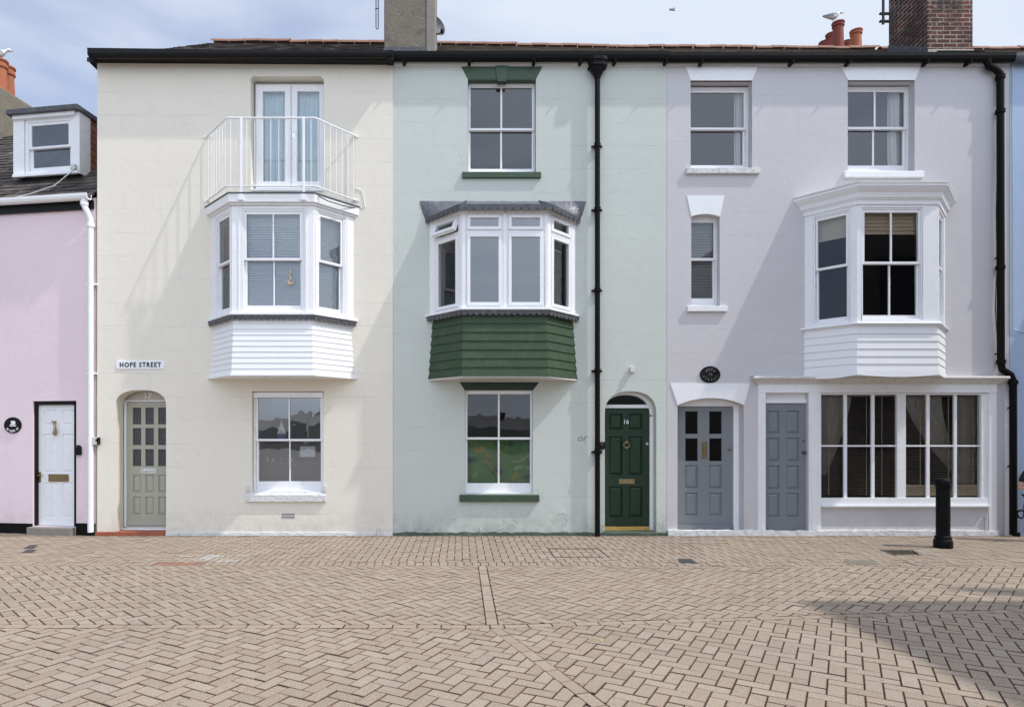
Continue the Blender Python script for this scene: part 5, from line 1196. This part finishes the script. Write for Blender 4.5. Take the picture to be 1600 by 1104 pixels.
# aerials
q = MB(); y = 1.3; q.tube([(wx(587.5, y), y, 12.2), (wx(587.5, y), y, wz(44, y)), (wx(589.5, y), y, wz(46, y)), (wx(591, y), y, wz(44, y)), (wx(591, y), y, 12.2)], .009, 6)
q.tube([(wx(586, y), y, wz(14.5, y)), (wx(592, y), y, wz(13, y))], .008, 6); q.tube([(wx(591, y), y, 11.9), (wx(601, .8), .8, 11.2)], .01, 6); ae = q.build('aerial', M['iron'], None); tag(ae, 'thin looped wire aerial left of the grey chimney', 'aerial')
q = MB(); y = .9; xx = wx(1380, y); q.tube([(xx, y, wz(38, y)), (xx, y, 12.2)], .022, 8); q.build
ae2 = q.build('aerial', M['iron'], None, smooth=True)
for pz in (21.5, 33.5):
    b = MB(); b.box(wx(1374.5, y), wx(1391, y), y-.02, y+.02, wz(pz+1.6, y), wz(pz-1.2, y)); b.build('bracket', M['iron'], ae2)
tag(ae2, 'black aerial mast bracketed to the left side of the brick chimney', 'aerial')
# cable coil beside the right hand pipe
q = MB(); pts = []
for i in range(60):
    a = i*.52; rr_ = .062+.014*math.sin(i*1.7); pts.append((wx(1582)+rr_*math.cos(a)*.95, -.16-.01*math.sin(i), wz(801)+rr_*1.05*math.sin(a)))
q.tube(pts, .005, 6); q.tube([(wx(1586), -.15, wz(795)), (wx(1590), -.14, wz(775)), (wx(1589), -.14, wz(762)), (wx(1586), -.12, wz(758))], .006, 6)
cc_ = q.build('coiled_cable', M['black'], None, smooth=True); tag(cc_, 'black coiled cable hung on the right hand drainpipe', 'cable')
# ================================================================ things in the windows
wy = .17; q = MB(); sx, sz = wx(440, wy), wz(683.5, wy)
q.loft([[(sx-.075, wy-.012, sz+.045), (sx+.07, wy-.012, sz+.05), (sx+.07, wy+.012, sz+.05), (sx-.075, wy+.012, sz+.045)], [(sx-.05, wy-.008, sz+.01), (sx+.05, wy-.008, sz+.01), (sx+.05, wy+.008, sz+.01), (sx-.05, wy+.008, sz+.01)]])
q.box(sx-.035, sx+.04, wy-.01, wy+.01, sz-.03, sz+.009); mb_ = q.build('model_yacht', M['navy'], None)
t = MB(); t.prism([(sx-.08, sz+.065), (sx-.008, sz+.065), (sx-.006, sz+.27)], wy-.002, wy+.002); t.prism([(sx+.006, sz+.06), (sx+.075, sz+.07), (sx+.006, sz+.25)], wy-.002, wy+.002); t.build('sails', M['sailcloth'], mb_)
t = MB(); t.tube([(sx, wy, sz+.04), (sx, wy, sz+.30)], .004, 6); t.build('mast', M['white'], mb_)
tag(mb_, 'small model yacht with white sails on the meeting rail inside the ground floor window', 'model boat')
q = MB(); q.box(wx(468.5, wy), wx(492.5, wy), wy, wy+.006, wz(713.5, wy), wz(697, wy)); cd_ = q.build('card', M['paper'], None)
t = MB(); t.tube([(wx(472, wy), wy-.002, wz(706, wy)), (wx(476, wy), wy-.002, wz(702, wy)), (wx(481, wy), wy-.002, wz(707, wy)), (wx(489, wy), wy-.002, wz(704, wy))], .003, 5); t.build('drawing', M['navy'], cd_)
tag(cd_, 'pale picture card hanging behind the lower right pane of the cream house window', 'card')
sy = .22
for i, (px, w_, h_, mt_) in enumerate(((407, .035, .05, 'paper'), (416, .06, .03, 'paper'), (429, .02, .05, 'chrome'), (445, .08, .03, 'sailcloth'))):
    q = MB(); x = wx(px, sy); zb = .86; q.lathe((x, .61, gw[2]+.5), [(w_*.5, 0), (w_*.6, h_*.5), (w_*.35, h_*1.5), (w_*.4, h_*1.8)], 12)
    o = q.build('ornament', M[mt_], None, smooth=True); tag(o, ['squat pale pot farthest left on the shelf inside the cream house window', 'wide pale bowl second from left on the shelf inside the cream house window', 'slim metal vase third from left on the shelf inside the cream house window', 'widest bowl farthest right on the shelf inside the cream house window'][i], 'ornament', 'ornaments on the indoor shelf')
# hanging shell ornament in the bay
q = MB(); fy = -.475; x, z = wx(454, fy), wz(440, fy)
q.tube([(x-.005, fy, z+.20), (x, fy, z+.14), (x-.012, fy, z+.10), (x+.004, fy, z+.05), (x, fy, z+.0)], [.010, .022, .016, .024, .012], 8); q.tube([(x-.05, fy, z+.02), (x-.02, fy, z-.03), (x+.03, fy, z-.035), (x+.06, fy, z+.025)], [.01, .026, .026, .01], 8)
q.tube([(x-.005, fy, z+.20), (x-.10, fy, z+.33)], .003, 5); o = q.build('hanging_anchor', M['blind_tan'], None, smooth=True); tag(o, 'tan anchor ornament hanging inside the cream house bay window', 'ornament')
# ================================================================ street things
bx, by = gnd(1473.5, 857); by += .11; q = MB(); bx = wx(1473.5, by)
q.lathe((bx, by, 0), [(.118, 0), (.120, .02), (.120, .10), (.113, .115), (.104, .125), (.106, .155), (.098, .17), (.088, .18), (.088, .86), (.092, .865), (.092, .875), (.094, .885), (.097, .89), (.097, .975), (.090, .99), (.086, .995), (.080, 1.005), (.03, 1.012)], 28)
bo = q.build('bollard', M['black_matt'], None, smooth=True, loc=(bx, by, 0)); tag(bo, 'black cast iron bollard on the paving before the shop window', 'bollard')
def flat_thing(name, quad, mat, z=.004, th=.01, label='', cat='', bars=0):
    q = MB(); P_ = [gnd(*p_) for p_ in quad]; c = (sum(p_[0] for p_ in P_)/4, sum(p_[1] for p_ in P_)/4)
    q.slab(P_, -.01, z); o = q.build(name, M[mat], None, loc=(*c, 0)); tag(o, label, cat); return o, P_
o, _ = flat_thing('access_cover', ((36, 857), (52, 857), (60, 851.5), (46, 851.5)), 'iron', label='small dark access cover in front of the pink house', cat='cover')
o['label'] = 'rear small dark access cover in front of the white door'
o, _ = flat_thing('access_cover', ((34, 863), (50, 863), (58, 858.5), (42, 858.5)), 'iron', label='front small dark access cover, nearer the camera than its twin by the pink house', cat='cover')
o, _ = flat_thing('access_cover', ((272, 848.5), (288, 848.5), (296, 845.5), (276, 845.5)), 'concrete', label='small brownish cover at the foot of the cream wall right of its red step', cat='cover')
o, _ = flat_thing('access_cover', ((1064, 879.5), (1090, 879.5), (1080, 873), (1058, 873)), 'iron', label='grey square cover at the paving seam before the left grey door', cat='cover')
# drain gully with bars
P_ = [gnd(*p_) for p_ in ((1398, 867), (1440, 867), (1425, 859), (1375, 859))]; c = (sum(p_[0] for p_ in P_)/4, sum(p_[1] for p_ in P_)/4)
Vq = [Vector(p_) for p_ in P_]; q = MB(); gw_ = .035
def lerp4(u_, v_): a = Vq[0].lerp(Vq[1], u_); b = Vq[3].lerp(Vq[2], u_); return a.lerp(b, v_)
q.slab([tuple(v_) for v_ in Vq], -.03, .0022); gr = q.build('drain_grate', M['pit'], None, loc=(*c, 0))
b = MB()
for u0, u1, v0, v1 in ((0, .03, 0, 1), (.97, 1, 0, 1), (0, 1, 0, .06), (0, 1, .94, 1)): b.slab([tuple(lerp4(*k_)) for k_ in ((u0, v0), (u1, v0), (u1, v1), (u0, v1))], .0, .008)
for i in range(8):
    u_ = .05+.9*(i+.75)/8.8; b.slab([tuple(lerp4(*k_)) for k_ in ((u_, .06), (u_+.026, .06), (u_+.026, .94), (u_, .94))], .0, .004)
under(b.build('bars', M['stack_grey']), gr); tag(gr, 'black slotted drain grate in the paving left of the bollard', 'drain')
o, _ = flat_thing('access_cover', ((1327, 881.5), (1374, 881.5), (1366, 875), (1318, 875)), 'stack_grey', label='rough grey cover in the paving just before the drain grate', cat='cover')
q = MB()
cr_ = [gnd(*p_) for p_ in ((866, 870), (951, 870), (935, 857), (857, 857))]
for i in range(4):
    a, b_ = Vector(cr_[i]), Vector(cr_[(i+1) % 4]); d_ = (b_-a).normalized(); n_ = Vector((-d_.y, d_.x))*.009; q.slab([tuple(a-n_), tuple(b_-n_), tuple(b_+n_), tuple(a+n_)], -.005, .0045)
o = q.build('recessed_cover', M['iron'], None); tag(o, 'thin metal outline of a block filled cover before the green house', 'cover')
x_, y_ = gnd(940, 1001); q = MB(); q.add([(x_-.018, y_, .012), (x_, y_-.012, .006), (x_+.02, y_+.004, .014), (x_+.002, y_+.016, .008)], [(0, 1, 2, 3)]); o = q.build('fallen_leaf', M['leaf'], None, recalc=False); tag(o, 'tiny yellow leaf on the foreground paving right of the diagonal course', 'leaf')
# ================================================================ gulls
def gull(loc, heading, s=1., grey=True):
    """body as one skinned surface, beak, legs and folded wings on it; built facing +x then turned"""
    T = Matrix.Rotation(heading, 4, 'Z')
    def prof(st, seg=14):
        rg = []
        for x, z, ry, rz in st: rg.append([tuple(T @ Vector((x*s, ry*s*math.cos(2*math.pi*i/seg), (z+rz*math.sin(2*math.pi*i/seg))*s))) for i in range(seg)])
        return rg
    b = MB(); b.loft(prof([(-.24, .115, .004, .004), (-.20, .12, .028, .012), (-.15, .125, .045, .030), (-.08, .13, .062, .052), (0, .135, .072, .066), (.07, .155, .066, .064), (.11, .185, .046, .050), (.135, .215, .034, .036), (.155, .245, .034, .034), (.18, .255, .036, .034), (.205, .250, .028, .027), (.22, .245, .010, .012)]))
    o = b.build('gull', M['feather_white'], None, smooth=True, loc=None)
    for sgn in (-1, 1):
        w = MB(); rg = []
        for x, z, h, t_ in ((.08, .165, .025, .006), (.03, .165, .045, .012), (-.06, .155, .045, .012), (-.16, .140, .028, .009), (-.26, .130, .010, .004)):
            yy = sgn*(.062 if x > -.1 else .045 if x > -.2 else .02)
            rg.append([tuple(T @ Vector((x*s, (yy+dy*sgn)*s, (z+dz)*s))) for dy, dz in ((0, -h), (t_, 0), (-.02, h), (-.025, 0))])
        w.loft(rg); w.build('wing', M['feather_grey'], o, smooth=True)
    k = MB(); k.tube([tuple(T @ Vector((x*s, 0, z*s))) for x, z in ((.215, .246), (.25, .241), (.27, .232))], [.011*s, .008*s, .003*s], 8); k.build('beak', M['beak'], o, smooth=True)
    l = MB()
    for sgn in (-1, 1): l.tube([tuple(T @ Vector((x*s, sgn*.022*s, z*s))) for x, z in ((.0, .08), (.005, .0), (.04, -.002))], .005*s, 6)
    l.build('legs', M['beak'], o); o.location = loc; return o
g1 = gull((wx(1302, 4.5), 4.5, wz(35.5, 4.5)), R(8), 1.02); tag(g1, 'white gull standing on the tallest red chimney pot at right', 'gull')
GL = Matrix.Translation((PX0, .004, 0)) @ Matrix.Rotation(-TH, 4, 'Z') @ Vector(GULL_L)
g2_ = gull(tuple(GL), R(25), 1.05); tag(g2_, 'white gull on the orange chimney pot cut by the left edge', 'gull')
# flying gull, wings spread
q = MB(); fy = 28.; c = Vector((wx(1050.5, fy), fy, wz(15.5, fy))); T = Matrix.Rotation(R(200), 4, 'Z')
rg = [[tuple(c+T @ Vector((x, r_*math.cos(2*math.pi*i/10), r_*math.sin(2*math.pi*i/10)))) for i in range(10)] for x, r_ in ((-.24, .01), (-.12, .04), (.0, .06), (.1, .05), (.16, .032), (.2, .03), (.24, .008))]
q.loft(rg); g3 = q.build('gull', M['feather_grey'], None, smooth=True)
for sgn, tip in ((-1, Vector((-.18, -.02, -.10))), (1, Vector((.20, .02, .12)))):
    w = MB(); pts = [Vector((0, 0, .02)), Vector((sgn*.09, 0, .05*sgn+.035)), Vector((sgn*.17, 0, .07*sgn+.02))]
    rg = []
    for p_, ch_ in zip(pts, (.14, .13, .03)): rg.append([tuple(c+p_+Vector((0, -ch_/2, 0))), tuple(c+p_+Vector((0, 0, .012))), tuple(c+p_+Vector((0, ch_/2, 0))), tuple(c+p_+Vector((0, 0, -.004)))])
    w.loft(rg); w.build('wing', M['feather_grey'], g3)
tag(g3, 'tiny gull flying in the sky between the two chimneys', 'gull')
# ================================================================ person at the right edge, elbow in the picture
def skinned(name, pts, edges, mat, parent=None, sub=2):
    me = bpy.data.meshes.new(name); me.from_pydata([p_[:3] for p_ in pts], edges, []); o = bpy.data.objects.new(name, me); scene.collection.objects.link(o)
    sk = o.modifiers.new('skin', 'SKIN'); sk.use_smooth_shade = True
    if not me.skin_vertices:
        bpy.context.view_layer.objects.active = o; bpy.context.view_layer.update()
    sv = me.skin_vertices[0].data if me.skin_vertices else None
    for i, p_ in enumerate(pts):
        r_ = p_[3]; sv[i].radius = r_ if isinstance(r_, tuple) else (r_, r_)
    sv[0].use_root = True
    ss = o.modifiers.new('sub', 'SUBSURF'); ss.levels = ss.render_levels = sub
    dg = bpy.context.evaluated_depsgraph_get(); dg.update(); m2 = bpy.data.meshes.new_from_object(o.evaluated_get(dg)); o.modifiers.clear(); o.data = m2
    m2.materials.clear(); m2.materials.append(M[mat]); m2.polygons.foreach_set('use_smooth', [True]*len(m2.polygons))
    if parent: o.parent = parent
    return o
K = .78                                    # a child about 1.35 m tall
pbx, pby = wx(1600, -.62)+.195, -.62
def jp(x, y, z, r_): return (pbx+x*K, pby+y*K, z*K, tuple(a*K for a in r_) if isinstance(r_, tuple) else r_*K)
J = [jp(0, 0, .96, (.15, .11)), jp(0, 0, 1.15, (.13, .10)), jp(0, 0, 1.35, (.155, .11)), jp(0, .01, 1.47, .055), jp(0, -.01, 1.56, .055), jp(0, -.02, 1.66, (.078, .095)), jp(0, -.01, 1.73, (.06, .075)),
     jp(-.17, 0, 1.40, .055), jp(-.27, .02, 1.20, .045), jp(-.325, .02, 1.055, .038), jp(-.24, -.16, 1.06, .032), jp(-.16, -.25, 1.10, .026), jp(-.13, -.29, 1.11, (.035, .02)),
     jp(.17, 0, 1.40, .055), jp(.27, .02, 1.20, .045), jp(.31, .03, 1.06, .038), jp(.30, -.08, .90, .032), jp(.29, -.14, .80, .025), jp(.29, -.16, .73, (.02, .035)),
     jp(-.10, 0, .86, .085), jp(-.14, -.01, .50, .058), jp(-.17, .02, .10, .04), jp(-.19, -.10, .04, (.04, .03)),
     jp(.10, 0, .86, .085), jp(.12, -.01, .50, .058), jp(.13, .02, .10, .04), jp(.14, -.10, .04, (.04, .03))]
E = [(0, 1), (1, 2), (2, 3), (3, 4), (4, 5), (5, 6), (2, 7), (7, 8), (8, 9), (9, 10), (10, 11), (11, 12), (2, 13), (13, 14), (14, 15), (15, 16), (16, 17), (17, 18), (0, 19), (19, 20), (20, 21), (21, 22), (0, 23), (23, 24), (24, 25), (25, 26)]
# fingers
def finger(base, d_, ln, r_):
    global J, E
    i0 = len(J); b0 = Vector(J[base][:3])
    for k_ in (1, 2, 3):
        p_ = b0+d_*ln*k_/3; J.append((p_.x, p_.y, p_.z-.003*k_*k_, r_*(1-.12*k_))); E.append((base if k_ == 1 else len(J)-2, len(J)-1))
per = skinned('person', J, E, 'skin')
for hand, dr_, sp in ((12, Vector((.45, -.8, .05)), Vector((.0, .0, 1))), (18, Vector((-.02, -.25, -1)), Vector((0, 1, 0)))):
    h0 = Vector(J[hand][:3])
    for i in range(5):
        o_ = (i-1.7)*.013; d_ = (dr_.normalized()+sp*(i-1.7)*.10).normalized(); ln = (.045, .058, .062, .057, .046)[i] if i else .04
        if i == 0: d_ = (dr_.normalized()*.5+sp*-.9).normalized()
        b_ = h0+sp*o_-dr_.normalized()*.01; pts = [(*(b_+d_*ln*k_/3+Vector((0, 0, -.002*k_*k_))), .0065*(1-.12*k_)) for k_ in range(4)]
        skinned('finger', pts, [(0, 1), (1, 2), (2, 3)], 'skin', per, 1)
sh = [jp(0, 0, .90, (.17, .125)), jp(0, 0, 1.15, (.15, .118)), jp(0, 0, 1.34, (.172, .125)), jp(0, .005, 1.42, (.09, .08)), jp(-.18, 0, 1.39, .072), jp(-.255, .02, 1.25, .064), jp(-.295, .02, 1.16, .060), jp(.18, 0, 1.39, .072), jp(.255, .02, 1.25, .064), jp(.295, .02, 1.16, .060)]
skinned('shirt', sh, [(0, 1), (1, 2), (2, 3), (2, 4), (4, 5), (5, 6), (2, 7), (7, 8), (8, 9)], 'black_cloth', per)
tr = [jp(0, 0, .95, (.16, .12)), jp(-.105, 0, .84, .10), jp(-.14, -.01, .50, .075), jp(-.17, .02, .12, .06), jp(.105, 0, .84, .10), jp(.12, -.01, .50, .075), jp(.13, .02, .12, .06)]
skinned('trousers', tr, [(0, 1), (1, 2), (2, 3), (0, 4), (4, 5), (5, 6)], 'black_cloth', per)
for sx_ in (-.18, .135):
    skinned('shoe', [jp(sx_, .05, .045, .045), jp(sx_, -.04, .045, .045), jp(sx_-.01, -.15, .035, .04)], [(0, 1), (1, 2)], 'black', per)
hb_ = [jp(0, .035, 1.70, (.085, .09)), jp(0, .01, 1.75, (.08, .09)), jp(0, .07, 1.58, (.07, .05))]; skinned('hair', hb_, [(0, 1), (0, 2)], 'pot_red', per)
fm = MB()
for sgn in (-1, 1): fm.lathe((pbx+sgn*.033*K, pby-.108*K, 1.665*K), [(.001, -.008), (.009, -.004), (.009, .004)], 10, axis='y')
fm.build('eyes', M['letter_black'], per); fm = MB(); fm.tube([(pbx, pby-.112*K, 1.66*K), (pbx, pby-.135*K, 1.62*K)], [.008, .012], 8); fm.build('nose', M['skin'], per, smooth=True)
fm = MB(); fm.tube([(pbx-.025*K, pby-.106*K, 1.585*K), (pbx, pby-.114*K, 1.58*K), (pbx+.025*K, pby-.106*K, 1.585*K)], .005, 6); fm.build('mouth', M['pot_orange'], per, smooth=True)
tag(per, 'person in black short sleeved top with a bent bare elbow, cut by the right edge', 'person')
# ================================================================ what stands behind the camera: seen in the glass and by its shade
H = 8.4; k_ = H/SUN.z; cxs, cys = 3.3+SUN.x*k_, -4.23+SUN.y*k_
bk = empty('corner_house', (cxs+4, cys-5, 0)); m = MB(); m.box(cxs, cxs+11, cys-10, cys, 0, H-.12); m.box(cxs+.0, cxs+11, cys-10.0, cys+.0, H-.119, H); under(m.build('wall', M['block_wall']), bk)
hc_ = 11.5; kc = hc_/SUN.z; hx, hy = 5.35+SUN.x*kc, -3.75+SUN.y*kc
m = MB(); m.box(hx-.13, hx+.13, hy-.15, hy+.13, H, hc_-.35); m.lathe((hx, hy, hc_-.35), [(.11, 0), (.1, .3), (.12, .35)], 12); under(m.build('chimney', M['brick']), bk)
for i in range(4):
    for zz in (1.2, 4.4):
        w = MB(); w.frame(cxs+1.2+2.4*i, cxs+2.2+2.4*i, zz, zz+1.6, .07, cys, cys+.03); w.box(cxs+1.25+2.4*i, cxs+2.15+2.4*i, cys+.001, cys+.01, zz+.05, zz+1.55); under(w.build('window', M['letter_black']), bk)
tag(bk, 'dark walled corner house opposite the lilac house, seen only by its shadow and reflection', 'house')
random.seed(11)
q_ = 0; x = -90
while x < 120:
    w_ = random.uniform(9, 17); h_ = random.uniform(2.6, 4.4)+(9 if x > 20 else 2.0 if x > 10 else 0); yy = -115+random.uniform(-6, 6)
    hs = empty('far_house', (x+w_/2, yy, 0)); m = MB(); m.box(x, x+w_, yy-8, yy, 0, h_); m.add([(x, yy-8, h_), (x, yy, h_), (x, yy-4, h_+2.4), (x+w_, yy-8, h_), (x+w_, yy, h_), (x+w_, yy-4, h_+2.4)], [(0, 1, 2), (3, 5, 4), (1, 4, 5, 2), (0, 2, 5, 3)]); under(m.build('wall', M['far_wall']), hs)
    c_2 = MB(); c_2.box(x+1, x+2.2, yy-5, yy-3.6, h_+1, h_+3.8); under(c_2.build('chimney', M['brick']), hs)
    tag(hs, 'small distant quayside house across the paving, seen only reflected in the glass', 'house', 'distant houses across the quay'); x += w_+random.choice((0, 0, 3, 9))
# ================================================================ set each house's origin at its base
for h, l in ((cream, ((XC0+XC1)/2, 0, 0)), (mint, ((XC1+XG1)/2, 0, 0)), (lil, ((XG1+XL1)/2, 0, 0)), (blue, (XL1+2.6, 0, 0))):
    h.location = l
    for c in h.children: c.location = Vector(c.location)-Vector(l)
